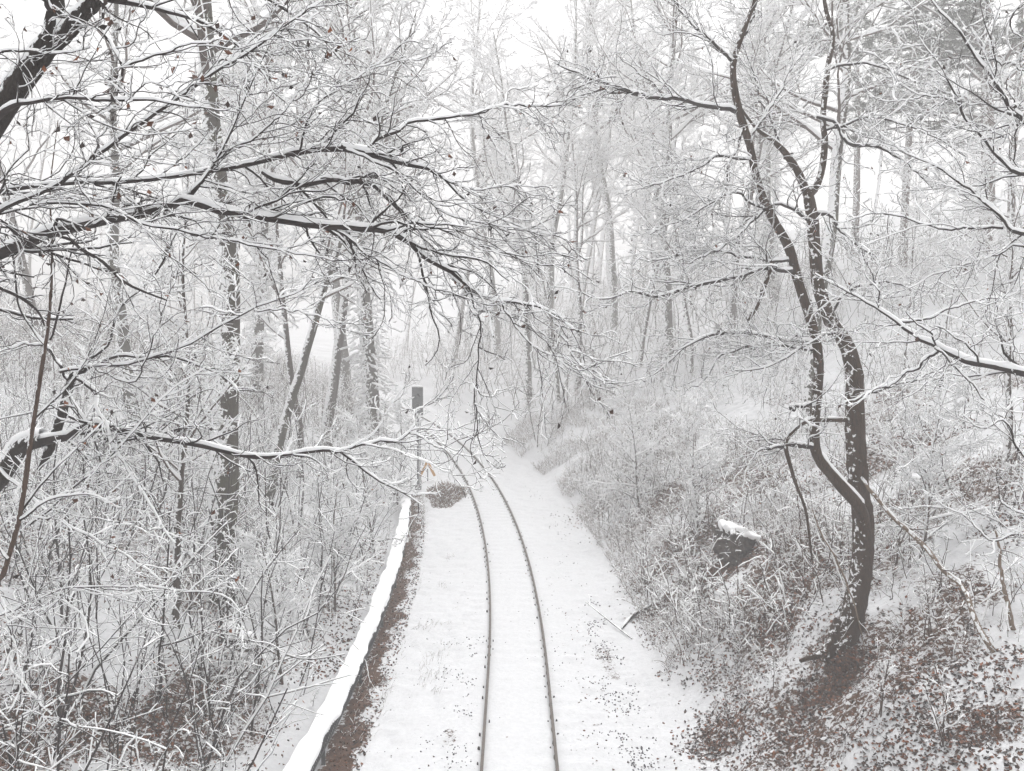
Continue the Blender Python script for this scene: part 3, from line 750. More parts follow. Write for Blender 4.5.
EL = [limb(E(*c), 26, .022, .85) for c in (
    ((736, 112, -.85, 5 * k), (712, 107, -1, 4.5 * k), (682, 100, -1.2, 4 * k), (651, 97, -1.5, 3.5 * k), (608, 83, -1.8, 2.5 * k), (554, 63, -2.2, 1.2 * k)),
    ((651, 97, -1.5, 2.4 * k), (620, 92, -1.5, 2 * k), (585, 95, -1.4, 1.5 * k), (560, 108, -1.3, 1 * k)),
    ((734, 62, -.9, 4 * k), (712, 43, -.9, 3 * k), (682, 13, -.8, 2.2 * k), (660, -20, -.7, 1.2 * k)),
    ((765, 208, -.7, 3.6 * k), (745, 230, -1, 3 * k), (722, 247, -1.3, 2.2 * k), (690, 262, -1.7, 1.2 * k)),
    ((795, 270, -.6, 4.4 * k), (770, 269, -.9, 4 * k), (749, 274, -1.2, 3.6 * k), (682, 289, -1.7, 3.2 * k), (654, 297, -2, 2.8 * k), (631, 290, -2.2, 2.2 * k), (604, 300, -2.4, 1.3 * k), (580, 290, -2.5, 1 * k)),
    ((792, 262, -.6, 3.6 * k), (750, 258, -.8, 2.6 * k), (710, 250, -1, 1.8 * k), (650, 262, -1.3, 1 * k)),
    ((812, 404, -.55, 3.6 * k), (800, 407, -.7, 3.4 * k), (790, 409, -.8, 3 * k)),
    ((814, 447, -.55, 5.5 * k), (798, 446, -.8, 5 * k), (782, 445, -1, 4 * k), (762, 450, -1.3, 2 * k), (748, 462, -1.4, 1 * k)),
    ((820, 345, -.5, 3.6 * k), (785, 340, -.8, 3.2 * k), (745, 332, -1.1, 3 * k), (720, 333, -1.3, 3 * k), (690, 345, -1.6, 2 * k), (655, 376, -1.8, 1 * k)),
    ((812, 350, -.55, 3 * k), (760, 345, -.9, 2.4 * k), (720, 358, -1.2, 2 * k), (697, 388, -1.4, 1.2 * k)),
    ((817, 117, .8, 4 * k), (836, 123, .6, 3.8 * k), (849, 143, .4, 3.6 * k), (882, 149, .2, 3 * k), (902, 160, 0, 2.2 * k), (935, 190, -.2, 1 * k)),
    ((814, 212, .55, 4.4 * k), (832, 217, .3, 3.8 * k), (846, 235, .1, 3 * k), (880, 262, -.3, 1.2 * k)),
    ((812, 222, .55, 4 * k), (795, 210, .3, 3.4 * k), (776, 204, 0, 2.8 * k), (755, 215, -.3, 2 * k), (720, 240, -.6, 1 * k)),
    ((744, 35, -.9, 3 * k), (756, 5, -.7, 2.5 * k), (765, -30, -.5, 1.3 * k)),
    ((748, 143, -.8, 3 * k), (768, 110, -.6, 2.4 * k), (790, 72, -.4, 1.8 * k), (815, 40, -.2, 1 * k)),
    ((752, 160, -.8, 3 * k), (720, 158, -1.1, 2.4 * k), (690, 172, -1.4, 1.8 * k), (640, 190, -1.8, 1 * k)),
    ((770, 213, -.7, 2.8 * k), (735, 195, -1, 2.2 * k), (700, 210, -1.3, 1.6 * k), (650, 235, -1.6, .9 * k)),
    ((828, 70, .9, 3 * k), (860, 62, .8, 2.4 * k), (900, 75, .7, 1.8 * k), (950, 95, .6, 1 * k)),
    ((826, 130, .75, 3 * k), (870, 118, .6, 2.4 * k), (920, 130, .5, 1.6 * k), (970, 160, .4, .9 * k)),
    ((830, 315, .3, 3.4 * k), (850, 290, .1, 2.6 * k), (880, 282, -.1, 2 * k), (930, 292, -.4, 1 * k)),
    ((785, 153, .4, 3 * k), (765, 110, .3, 2.4 * k), (755, 80, .2, 1.6 * k), (742, 40, .1, 1 * k)),
    ((856, 400, .1, 3 * k), (880, 390, -.2, 2.2 * k), (905, 382, -.5, 1.7 * k), (950, 368, -.9, 1 * k)),
    ((840, 330, .2, 3 * k), (815, 340, -.9, 2.4 * k), (775, 365, -1.6, 1.8 * k), (735, 372, -2, 1 * k)),
    ((744, 128, -.8, 3 * k), (730, 165, -1.2, 2.2 * k), (722, 195, -1.4, 1.6 * k), (690, 225, -1.7, .9 * k)),
)]
T.branch(EL, 6.0, 1.7, 7, .52, 2, ang=(25, 65), up=.0, rm=.0038, snowk=(.2, 1.4), base=.0088, flat=.5)
# brown vine-like broken limb between the two stems
p, r = limb(E((846, 420, 0, 4.4 * k), (825, 420, -.4, 4.2 * k), (805, 422, -.8, 4 * k), (786, 440, -1, 4.2 * k), (791, 468, -1, 3.6 * k), (797, 487, -1, 3 * k), (806, 512, -.9, 2.5 * k), (812, 560, -.8, 2.2 * k)), 26)
T.trunk.tubes(p, r, 8, rough=.05); T.sn.snow(p, r, 6)
p, r = limb(E((773, 262, -.9, 3.4 * k), (765, 285, -1, 4 * k), (757, 305, -1, 4.4 * k), (748, 320, -1.05, 3.4 * k)), 12); T.trunk.tubes(p, r, 8, rough=.05, cap=True)
T.done()

# ---- F: tree outside the right edge, boughs reaching in
b = drop(8.6, 12.4)
T = Tree('reaching_tree', 'snow-laden boughs reaching in from the right edge beside the twin-stemmed tree', 'tree', b, M_BARKR, M_TWIG, 60)
q = resample(np.array([(*(b - [0, 0, .3]), .17), (8.4, 12.3, 6.5, .14), (8.3, 12.2, 8.6, .12), (8.2, 12.1, 10.6, .10), (8.1, 12, 12.4, .08), (8.2, 12, 16, .03)]), 40); T.stem(q[:, :3], q[:, 3])
FL = [limb(c, 30, .018, .78) for c in (
    [(1085, 392, 12.2, .065), (1022, 374, 12.2, .055), (985, 364, 12.3, .05), (949, 354, 12.4, .043), (916, 334, 12.6, .033), (890, 316, 12.8, .026), (869, 304, 13, .02), (840, 288, 13.2, .014), (815, 275, 13.4, .008)],
    [(940, 350, 12.4, .025), (905, 375, 12.6, .018), (875, 392, 12.8, .014), (845, 402, 13, .008)],
    [(935, 348, 12.4, .02), (960, 372, 12.3, .016), (990, 405, 12.2, .012), (1015, 440, 12.1, .008), (1022, 470, 12, .005)],
    [(900, 322, 12.8, .02), (925, 320, 12.6, .016), (950, 308, 12.4, .013), (990, 298, 12.2, .009), (1030, 290, 12, .004)],
    [(880, 310, 12.9, .014), (876, 285, 12.9, .011), (868, 265, 12.9, .008), (880, 245, 12.9, .004)],
    [(1070, 170, 12, .05), (1022, 172, 11.8, .035), (1009, 167, 11.8, .030), (982, 137, 11.9, .025), (959, 103, 12, .02), (945, 75, 12.1, .015), (932, 57, 12.2, .010), (915, 20, 12.3, .005)],
    [(1085, 140, 12, .05), (1022, 118, 11.6, .038), (1002, 97, 11.6, .033), (989, 77, 11.7, .028), (976, 57, 11.8, .024), (956, 30, 11.9, .018), (936, 7, 12, .013), (915, -25, 12.1, .007)],
    [(1075, 245, 12, .05), (1022, 234, 11.8, .033), (1009, 227, 11.8, .028), (972, 190, 12, .022), (936, 167, 12.2, .015), (915, 157, 12.3, .010), (880, 135, 12.5, .005)],
    [(1003, 228, 11.8, .022), (970, 228, 12, .018), (942, 229, 12.2, .016), (912, 220, 12.4, .013), (880, 214, 12.6, .010), (845, 222, 12.8, .005)],
    [(1016, 165, 11.8, .012), (1014, 140, 11.8, .012), (1017, 110, 11.8, .012), (1008, 82, 11.8, .009), (1022, 60, 11.8, .006)],
    [(976, 57, 11.8, .016), (1000, 62, 11.7, .013), (1020, 70, 11.6, .010), (1050, 90, 11.5, .008)],
    [(1060, -10, 11.8, .03), (1022, 5, 11.6, .02), (1010, 25, 11.6, .013), (1020, 40, 11.6, .008)],
    [(980, 60, 11.8, .014), (985, 35, 11.8, .010), (998, 18, 11.8, .007), (1000, -10, 11.8, .004)],
    [(962, 105, 12, .012), (930, 95, 12.1, .010), (900, 102, 12.3, .007), (870, 95, 12.5, .004)],
    [(985, 140, 11.9, .013), (1005, 135, 11.8, .010), (975, 125, 11.8, .008), (940, 128, 11.9, .004)],
    [(1060, 260, 12, .03), (1022, 245, 11.9, .016), (995, 255, 11.9, .013), (950, 270, 12, .010), (905, 290, 12.1, .005)],
    [(1075, 500, 11.8, .03), (1022, 455, 11.6, .018), (1005, 420, 11.6, .014), (985, 428, 11.6, .010), (960, 410, 11.7, .005)],
    [(1080, 560, 11.6, .03), (1024, 535, 11.4, .016), (990, 540, 11.4, .012), (965, 515, 11.5, .010), (930, 505, 11.6, .005)],
    [(1085, 540, 11.6, .025), (1024, 515, 11.5, .014), (1000, 500, 11.5, .011), (995, 470, 11.5, .006)],
)]
T.branch(FL, 3.8, 1.3, 6, .55, 2, ang=(25, 60), rm=.003, snowk=(.2, 1.4), base=.0075, flat=.45)
T.done()

# ================================================================== WOODLAND TREE PROTOTYPES
def forest_tree(name, h, r0, seed, twig, bark, detail=1., limb_t=(.3, 1), lean=.02, fork=False, limb_l=.36, up=.05, base=.019, rm=.0055, ivy=0):
    rg = np.random.default_rng(seed)
    o = thing(name, 'x', 'tree')
    P = 26
    tp = walk(np.zeros((1, 3)) - [0, 0, .4], np.array([[lean, 0, 1.]]), np.array([h]), P, .045, .06, rg)
    tr_ = r0 * (np.linspace(1, .12, P) ** .9 + .35 * np.exp(-np.linspace(0, 18, P)))[None]
    G, Cn, S = Geo(), Geo(), Geo()
    G.tubes(tp, tr_, 10, rough=.04)
    stems, srad = tp, tr_
    if fork:
        f, fr = grow(tp, tr_, 2, (.35, .6), (14, 26), .55, P, .06, .05, .7, .02, .2, .15, rg=rg)
        G.tubes(f, fr, 8, rough=.04); stems, srad = np.concatenate([tp, f]), np.concatenate([tr_, fr])
    nl = int(30 * detail)
    a, ar = grow(stems, srad, nl, limb_t, (38, 72), limb_l, 11, .11, up, .42, .012, .25, .2, rg=rg); ar = np.minimum(ar, r0 * .38)
    Cn.tubes(a, ar, 5); S.snow(a, ar, 5, base=base, wide=.6, kmin=.6, kmax=1.3)
    b, br = grow(a, ar, int(12 * detail ** .5), (.15, 1), (28, 60), .40, 7, .15, .02, .5, rm * 1.2, .35, .3, rg=rg)
    Cn.tubes(b, br, 3); S.snow(b, br, 3, base=base, kmin=.65, kmax=1.4)
    c, cr = grow(b, br, 7, (.12, 1), (28, 62), .45, 5, .18, .0, .6, rm, .35, .5, rg=rg)
    Cn.tubes(c, cr, 3); S.snow(c, cr, 3, base=base * .9, kmin=.6, kmax=1.4)
    if detail > .9:
        d, dr = grow(c, cr, 2, (.3, 1), (28, 62), .55, 4, .18, .0, .7, rm * .85, .35, .6, rg=rg)
        Cn.tubes(d, dr, 3); S.snow(d, dr, 3, base=base * .9, kmin=.2, kmax=1.4)
    if ivy:
        t = rg.uniform(.02, .55, ivy); x = t * (P - 1); i = x.astype(int); ff = (x - i)[:, None]
        pos = tp[0, i] * (1 - ff) + tp[0, i + 1] * ff
        an = rg.uniform(0, 6.28, ivy); pos = pos + np.stack([np.cos(an), np.sin(an), an * 0], 1) * (r0 * .95 + rg.uniform(0, .35, ivy) ** 1.5)[:, None]
        w = walk(pos, np.stack([np.cos(an), np.sin(an), an * 0 - .2], 1), rg.uniform(.15, .5, ivy), 4, .3, -.1, rg)
        Cn.tubes(w, np.full((ivy, 4), rm), 3); S.snow(w, np.full((ivy, 4), rm), 3, base=base * 1.6, kmin=.4, kmax=1.5)
    G.build('trunk', bark, o); S.build('snow', M_SNOW, Cn.build('crown', twig, o))
    return o

PROTO = {
    'tall': forest_tree('bare_tree', 21, .27, 11, M_TWIGB, M_BARKG, .82, limb_t=(.46, 1)),
    'ivy': forest_tree('bare_tree', 19, .30, 12, M_TWIGB, M_BARKG, .95, limb_t=(.42, 1), ivy=800),
    'fork': forest_tree('bare_tree', 18, .24, 13, M_TWIGB, M_BARK, .65, limb_t=(.42, 1), fork=True),
    'slim': forest_tree('slim_tree', 15, .13, 14, M_TWIGB, M_BARK, .95, limb_t=(.32, 1), limb_l=.3),
    'lean': forest_tree('leaning_tree', 17, .19, 15, M_TWIGB, M_BARKG, .9, limb_t=(.42, 1), lean=.28),
    'low': forest_tree('low_tree', 8, .10, 16, M_TWIG, M_BARK, .95, limb_t=(.1, 1), limb_l=.45, up=.0, base=.022, rm=.004),
}
used = set()
def plant(kind, px, d, sc, label, rz, lean=(0, 0), group=None):
    x = (px - CX) / F * d; loc = drop(x, d)
    o = PROTO[kind]
    if kind not in used:
        used.add(kind); o.location = tuple(loc); o.rotation_euler = (lean[1], lean[0], rz); o.scale = (sc,) * 3; o['label'] = label
        if group: o['group'] = group
        return o
    return dup(o, loc, rz, sc, label, group, lean)
GL, GR = 'bare snowy trees in the left wood', 'bare snowy trees on the right bank'
for a in (
    ('tall', 210, 24.5, 1.5, 'thickest snow-plastered trunk standing left of the cable trough', .4, (.085, 0), GL),
    ('ivy', 374, 52, 1.75, 'ivy-shaggy snowy trunk standing just left of the signal mast', 1.3, (0, 0), GL),
    ('lean', 262, 36, 1.2, 'leaning grey trunk tilting right above the middle of the left wood', 0., (.10, 0), GL),
    ('slim', 296, 42, 1.4, 'slim straight trunk behind the low horizontal snowy bough', 2.0, (.01, 0), GL),
    ('fork', 322, 52, 1.4, 'forked pale trunk between the slim trunk and the ivy-shaggy trunk', .7, (0, 0), GL),
    ('tall', 128, 42, 1.25, 'hazy straight trunk left of the thickest snow-plastered trunk', 2.6, (-.01, 0), GL),
    ('slim', 168, 22, .8, 'thin young tree just left of the thickest snow-plastered trunk', 3.4, (.02, 0), GL),
    ('fork', 45, 56, 1.35, 'forked hazy tree behind the slender sapling at the left edge', 4.0, (0, 0), GL),
    ('ivy', 252, 62, 1.7, 'faint ivy-clad trunk deep in the left wood behind the leaning trunk', 5., (0, 0), GL),
    ('tall', 345, 74, 2.1, 'faint tall tree in fog behind the forked pale trunk', 1., (0, 0), GL),
    ('low', 330, 26, .62, 'low snow-feathered shrub tree overhanging the middle of the trough', .3, (0, 0), GL),
    ('low', 372, 33, .7, 'low snow-feathered shrub tree beside the far half of the trough', 1.9, (0, 0), GL),
    ('low', 275, 21, .5, 'low snowy shrub tree on the bank left of the near trough', 2.9, (0, 0), GL),
    ('low', 395, 43, .7, 'low snowy shrub tree crowding the foot of the signal mast', 4.2, (0, 0), GL),
    # right side
    ('lean', 560, 66, .9, 'leaning twin trunk at the foot of the right bank in mist', 3.3, (-.05, 0), GR),
    ('fork', 575, 68, 1.3, 'brownish forked trunk low on the misty right bank near the bend', 1.5, (0, 0), GR),
    ('tall', 668, 64, 1.6, 'shaggy straight trunk midway up the right bank in mist', 2.2, (0, 0), GR),
    ('slim', 640, 66, 1.5, 'slim trunk tilting left beside the shaggy straight trunk', 3.14, (-.06, 0), GR),
    ('slim', 690, 58, 1.3, 'slim upright trunk just right of the shaggy straight trunk', .9, (.01, 0), GR),
    ('tall', 806, 36, 1.2, 'pale snow-streaked trunk directly behind the twin-stemmed tree', 4.4, (-.02, 0), GR),
    ('lean', 668, 76, 1.9, 'faint trunk leaning left high over the bend of the track', 3.0, (-.09, 0), GR),
    ('tall', 612, 88, 1.9, 'faintest straight trunk in the fog right of the forked trunk', .2, (0, 0), GR),
    ('tall', 548, 88, 1.75, 'palest trunk beyond the bend, left of the faintest straight trunk', 2.9, (-.03, 0), GR),
    ('tall', 497, 96, 1.9, 'tall ghostly tree rising straight behind the end of the rails', 1.2, (0, 0), GR),
    ('fork', 452, 104, 1.9, 'ghostly forked tree behind the bend just right of the signal board', 0.4, (0, 0), GR),
    ('lean', 530, 70, 1.7, 'pale leaning trunk just right of where the rails vanish', 3.5, (-.12, 0), GR),
    ('fork', 730, 62, 1.4, 'forked tree on the slope left of the twin-stemmed tree', 5.2, (0, 0), GR),
    ('ivy', 770, 72, 1.5, 'hazy ivy-clad trunk far behind the twin-stemmed tree', 2.4, (0, 0), GR),
    ('slim', 905, 36, .6, 'slim hazy tree on the slope right of the twin-stemmed tree', 4.9, (.02, 0), GR),
    ('slim', 945, 40, .6, 'small slim hazy tree below the dark pines', 3.6, (0, 0), GR),
    ('low', 700, 30, .6, 'low brown shrub tree above the dark boulder', .6, (0, 0), GR),
    ('low', 640, 37, .65, 'low brown shrub tree on the bank nearest the rails', 2.5, (0, 0), GR),
    ('low', 930, 21, .55, 'low snowy shrub tree on the slope behind the leaning pole', 5.6, (0, 0), GR),
    ('slim', 1010, 24, .7, 'slim young tree at the right edge behind the reaching boughs', 1.7, (0, 0), GR),
): plant(*a)

# ---- pines in the haze at the upper right
def pine(label, px, d, h, r0, seed, c0):
    rg = np.random.default_rng(seed)
    loc = drop((px - CX) / F * d, d)
    o = thing('pine_tree', label, 'pine', loc, group='dark pines in the haze')
    P = 20
    tp = walk(np.zeros((1, 3)) - [0, 0, .4], np.array([[0, 0, 1.]]), np.array([h]), P, .02, .1, rg); rad = r0 * np.linspace(1, .15, P)[None]
    G, Cn, S = Geo(), Geo(), Geo()
    G.tubes(tp, rad, 10, rough=.04)
    a, ar = grow(tp, rad, 46, (c0, 1), (62, 95), .26, 8, .10, .03, .3, .02, .3, .3, rg=rg)
    Cn.tubes(a, ar, 4, 0); S.snow(a, ar, 4, base=.02)
    b, br = grow(a, ar, 7, (.3, 1), (30, 65), .40, 5, .12, .02, .5, .012, .6, .4, rg=rg)
    Cn.tubes(b, br, 3, 0); S.snow(b, br, 3, base=.02)
    # needle tufts
    tips = np.concatenate([b[:, 2], b[:, 3], b[:, 4], a[:, 5], a[:, 7]])
    n = 40; pos = np.repeat(tips, n, 0); off = unit(rg.normal(0, 1, pos.shape)); off[:, 2] *= .6
    dirn = off; st = pos + off * .04; en = pos + off * rg.uniform(.2, .5, (len(pos), 1)); sd = unit(np.cross(dirn, rg.normal(0, 1, pos.shape))) * .03
    V = np.stack([st - sd, st + sd, en + sd * .4, en - sd * .4], 1).reshape(-1, 3)
    Cn.add(V, np.arange(len(V)).reshape(-1, 4), 1)
    m = rg.uniform(0, 1, len(tips)) < .8; tp2 = tips[m]; n = 16; pos = np.repeat(tp2, n, 0)
    off = unit(rg.normal(0, 1, pos.shape)); off[:, 2] = np.abs(off[:, 2]) * .4 + .1
    en = pos + off * rg.uniform(.12, .30, (len(pos), 1)) + [0, 0, .05]; sd = unit(np.cross(off, rg.normal(0, 1, pos.shape))) * .045
    V = np.stack([pos - sd, pos + sd, en + sd, en - sd], 1).reshape(-1, 3)
    S.add(V, np.arange(len(V)).reshape(-1, 4), 0)
    G.build('trunk', M_BARKR, o); S.build('snow', M_SNOW, Cn.build('crown', [M_TWIGB, M_NEEDLE], o))
pine('tall dark pine with the thick reddish trunk at the right', 981, 56, 29, .46, 51, .26)
pine('thin dark pine trunk just right of the thick pine trunk', 1006, 58, 27, .24, 52, .32)
pine('hazy pine whose dark foliage shows left of the thick pine trunk', 900, 62, 29, .30, 53, .30)
pine('pale hazy pine top behind the twin-stemmed tree', 852, 76, 32, .32, 54, .40)

# ---- the far wood: one mass in the fog
def lowtree(seed, h, r0):
    rg = np.random.default_rng(seed)
    A = []
    tp = walk(np.zeros((1, 3)) - [0, 0, .5], np.array([[0, 0, 1.]]), np.array([h]), 10, .05, .08, rg); rad = r0 * np.linspace(1, .15, 10)[None]
    A.append((tp, rad))
    a, ar = grow(tp, rad, 20, (.3, 1), (35, 70), .34, 7, .12, .05, .4, .02, .2, .3, rg=rg); ar = np.minimum(ar, r0 * .35); A.append((a, ar))
    b, br = grow(a, ar, 7, (.2, 1), (30, 62), .42, 5, .16, .01, .5, .011, .3, .5, rg=rg); A.append((b, br))
    c, cr = grow(b, br, 4, (.2, 1), (30, 62), .5, 4, .18, .0, .7, .009, .3, .6, rg=rg); A.append((c, cr))
    return A
lows = [lowtree(60 + i, 27 + 3 * i, .25 + .03 * i) for i in range(4)]
fw = Geo()
rg = np.random.default_rng(99); spots = []
while len(spots) < 40:
    d = rg.uniform(76, 140); x = rg.uniform(-.66, .66) * d
    if abs(lateral(x, d)) < 6.5: continue
    if any((x - q[0]) ** 2 + (d - q[1]) ** 2 < 9 for q in spots): continue
    spots.append((x, d))
for i, (x, d) in enumerate(spots):
    a = rg.uniform(0, 6.28); s = rg.uniform(.8, 1.1); c_, s_ = math.cos(a), math.sin(a); R = np.array([[c_, s_, 0], [-s_, c_, 0], [0, 0, 1]]) * s
    o3 = drop(x, d)
    for j, (pp, rr_) in enumerate(lows[i % 4]):
        w = pp @ R + o3
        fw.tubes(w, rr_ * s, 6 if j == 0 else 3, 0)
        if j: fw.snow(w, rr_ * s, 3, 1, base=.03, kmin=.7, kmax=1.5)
tag(fw.build('far_wood', [M_BARK_HAZE, M_SNOW]), 'distant bare wood fading into white fog beyond the bend', 'wood', kind='stuff')

# ================================================================== UNDERGROWTH
BOULDER = ground_at(741, 552)
def clear_view(p):
    """no brush grows right in front of the boulder"""
    v = p - CAM; d = v @ FW; x = CX + F * v[:, 0] / d; y = CY - F * (v @ UP) / d
    return p[~((x > 704) & (x < 772) & (y > 500) & (y < 610) & (p[:, 1] < BOULDER[1] + .3))]

def undergrowth(name, label, pos, hgt, lean, twig, base=.0115, rm=.0050, k1=5, k2=2, up=.02):
    if lean[0] < 0: hgt = hgt[:len(pos)]; keep = clear_view(pos); hgt = hgt[:len(keep)]; pos = keep
    n = len(pos)
    g = Geo()
    d = rng.normal(0, .28, (n, 3)) + np.array(lean)[None]; d[:, 2] = 1
    st = walk(pos - [0, 0, .05], d, hgt, 7, .11, up); rd = (rm * 1.2 + .0048 * hgt[:, None] * rng.uniform(.4, 1.6, (n, 1))) * np.linspace(1, .4, 7)[None]
    g.tubes(st, rd, 3, 0); g.snow(st, rd, 3, 1, base=base, kmin=0, kmax=1.2)
    a, ar = grow(st, rd, k1, (.25, 1), (30, 75), .42, 5, .17, .0, .6, rm, .3, .5)
    g.tubes(a, ar, 3, 0); g.snow(a, ar, 3, 1, base=base, kmin=.2, kmax=1.5)
    if k2:
        b, br = grow(a, ar, k2, (.25, 1), (30, 70), .5, 4, .17, .0, .8, rm * .8, .3, .6)
        g.tubes(b, br, 3, 0); g.snow(b, br, 3, 1, base=base, kmin=.2, kmax=1.5)
    return tag(g.build(name, [twig, M_SNOW]), label, 'undergrowth', kind='stuff')

def scatter(n, u0, u1, y0, y1, seed, dens_=None, pw=1.):
    rg = np.random.default_rng(seed)
    y = y0 + (y1 - y0) * rg.uniform(0, 1, n) ** pw; u = rg.uniform(u0, u1, n)
    m = vnoise(u * .6 + 40, y * .35, seed) + .5 * vnoise(u * 1.7, y * 1.4, seed + 1) > (-.12 if dens_ is None else dens_)
    y, u = y[m], u[m]
    p = along(y, u, 0.); p[:, 2] = terrain(p[:, 0], p[:, 1])
    return p
p = np.concatenate([scatter(1250, -16, -4.6, 11.5, 50, 201, -.08, pw=1.2), scatter(1500, -32, -14, 16, 55, 241, -.2)])
h_ = rng.uniform(.5, 2.5, len(p)) * (.6 + .4 * sstep(4.7, 8, -lateral(p[:, 0], p[:, 1])))
TALL = scatter(430, -15, -5.2, 12.5, 42, 251, -.15, 1.15)
p = np.concatenate([p, TALL]); h_ = np.concatenate([h_, rng.uniform(2.2, 4.6, len(TALL))])
undergrowth('undergrowth', 'thicket of thin snowy stems covering the left bank', p, h_, (.16, 0, 0), M_TWIG, base=.0085, k1=6)
p = np.concatenate([scatter(1900, 4.6, 18, 17, 60, 203, -.05, pw=1.2), scatter(1100, 17, 34, 24, 60, 243, -.2)])
p = p[(p[:, 1] > 25) | (np.abs(p[:, 0] - e0[0]) > 1.2)]
h_ = rng.uniform(.35, 1.7, len(p))
q = scatter(900, 4.2, 9.5, 20, 46, 271, -.1); p = np.concatenate([p, q]); h_ = np.concatenate([h_, rng.uniform(.9, 2.3, len(q))])
undergrowth('undergrowth', 'tangle of brown snowy brambles covering the right bank', p, h_, (-.12, -.1, 0), M_TWIGB)
p = np.concatenate([scatter(2000, -34, -5.0, 50, 120, 231, -.4), scatter(1100, 4.6, 34, 56, 120, 233, -.4)]); h_ = rng.uniform(1.2, 4.5, len(p))
undergrowth('undergrowth', 'distant snowy thicket fading into fog on both sides of the bend', p, h_, (.05, 0, 0), M_TWIGB, .012, .012, 6, 2)
# dead grass and bracken, finer
p = scatter(19000, 3.8, 11, 22, 64, 205, -.04, 1.0); h_ = rng.uniform(.15, .6, len(p))
undergrowth('dead_grass', 'pale brown dead grass bristling on the far right bank', p, h_, (-.3, -.1, 0), M_GRASS, .009, .0055, 2, 0, -.05)
p = scatter(2600, 4.4, 14, 12, 26, 207, .0); h_ = rng.uniform(.12, .5, len(p))
undergrowth('dead_grass', 'sparse dead stalks among leaves on the near right bank', p, h_, (-.3, -.2, 0), M_TWIGB, .007, .003, 2, 0, -.06)
p = np.concatenate([scatter(1600, -3.2, -1.9, 15, 46, 209, .1), scatter(700, -3.9, -3.1, 14, 46, 210, -.1)]); h_ = rng.uniform(.08, .34, len(p))
undergrowth('dead_grass', 'thin dead grass showing between trough and left rail', p, h_, (.3, -.1, 0), M_GRASS, .004, .0022, 2, 0, -.06)

# ---- leaf litter: scattered dry leaves, some caught on the low stems
g = Geo()
q = np.concatenate([scatter(9000, -15, -4.6, 12, 36, 261, .1), scatter(3500, 4.6, 12, 14, 40, 262, .1)])
q[:, 2] += rng.uniform(.05, 1., len(q)) ** 2 * 1.3; leaves(g, q, rng.uniform(.04, .10, len(q)))
def litter(n, u0, u1, y0, y1, seed, thr, size, pw=1.3):
    p = scatter(n, u0, u1, y0, y1, seed, thr, pw)
    p[:, 2] += rng.uniform(.0, .03, len(p)); leaves(g, p, rng.uniform(size[0], size[1], len(p)), spread=.5)
litter(60000, 4.0, 15, 11.5, 42, 211, .14, (.045, .12))
litter(9000, 3.5, 7, 11.5, 36, 213, .02, (.045, .11))
litter(34000, -15, -4.6, 10.5, 40, 215, .04, (.045, .13))
litter(3800, -3.9, -3.2, 12, 46, 217, -.5, (.05, .10))
litter(420, 1.4, 3.6, 14, 30, 219, .15, (.04, .09))
litter(60, -3, 1.2, 14, 34, 220, -.5, (.03, .06))
for (q, s, a) in BARE_SPOTS:
    n = int(900 * s * a * 4)
    xy = q[None, :2] + rng.normal(0, s * .8, (n, 2)); z = terrain(xy[:, 0], xy[:, 1])
    leaves(g, np.column_stack([xy, z + rng.uniform(0, .04, n)]), rng.uniform(.05, .11, n), spread=.5)
tag(g.build('leaf_litter', M_LEAF, smooth=False), 'dry brown leaves scattered over the snow on both banks', 'leaves', kind='stuff')

# ================================================================== BOULDER, LOGS, POLES, STUMPS
import bmesh
from mathutils import noise as mnoise, Vector
def rock(name, label, loc, size, seed, rz=0):
    o = thing(name, label, 'boulder' if name == 'boulder' else 'stump', loc, rz)
    bm = bmesh.new(); bmesh.ops.create_icosphere(bm, subdivisions=5, radius=1)
    for v in bm.verts:
        n = mnoise.fractal(v.co * 1.3 + Vector((seed, 0, 0)), .9, 2.1, 4); n2 = mnoise.fractal(v.co * 4 + Vector((0, seed, 0)), .9, 2.1, 3)
        c = v.co * (1 + .5 * n + .16 * n2 + .05 * mnoise.noise(v.co * 11)); c.z = c.z if c.z < .4 else .4 + (c.z - .4) * .45 + .12 * n; c.z -= .28 * c.x
        v.co = (c.x * size[0], c.y * size[1], c.z * size[2])
    me = bpy.data.meshes.new('rock'); bm.to_mesh(me)
    me.materials.append(M_ROCK); r = bpy.data.objects.new('rock', me); C.objects.link(r); r.parent = o
    top = [v.co.copy() for v in bm.verts if v.normal.z > .1]
    # snow cap: the upward faces lifted and closed
    bm2 = bm.copy()
    bmesh.ops.delete(bm2, geom=[v for v in bm2.verts if v.normal.z < .42 + .35 * mnoise.noise(v.co * 4 / size[0])], context='VERTS')
    bm2.normal_update()
    for v in bm2.verts:
        edge = v.is_boundary
        v.co += Vector((v.normal.x * .05, v.normal.y * .05, .0 if edge else .11 + .05 * mnoise.noise(v.co * 5)))
    m2 = bpy.data.meshes.new('snow_cap'); bm2.to_mesh(m2); m2.materials.append(M_SNOW)
    for q in m2.polygons: q.use_smooth = True
    s = bpy.data.objects.new('snow_cap', m2); C.objects.link(s); s.parent = o
    q = s.modifiers.new('soften', 'SMOOTH'); q.factor = .6; q.iterations = 4
    bm.free(); bm2.free()
    return o
q = BOULDER; rock('boulder', 'dark overhanging boulder capped with snow on the right bank', q + [.0, .2, .06], (.72, .7, .85), 9.1, .3)

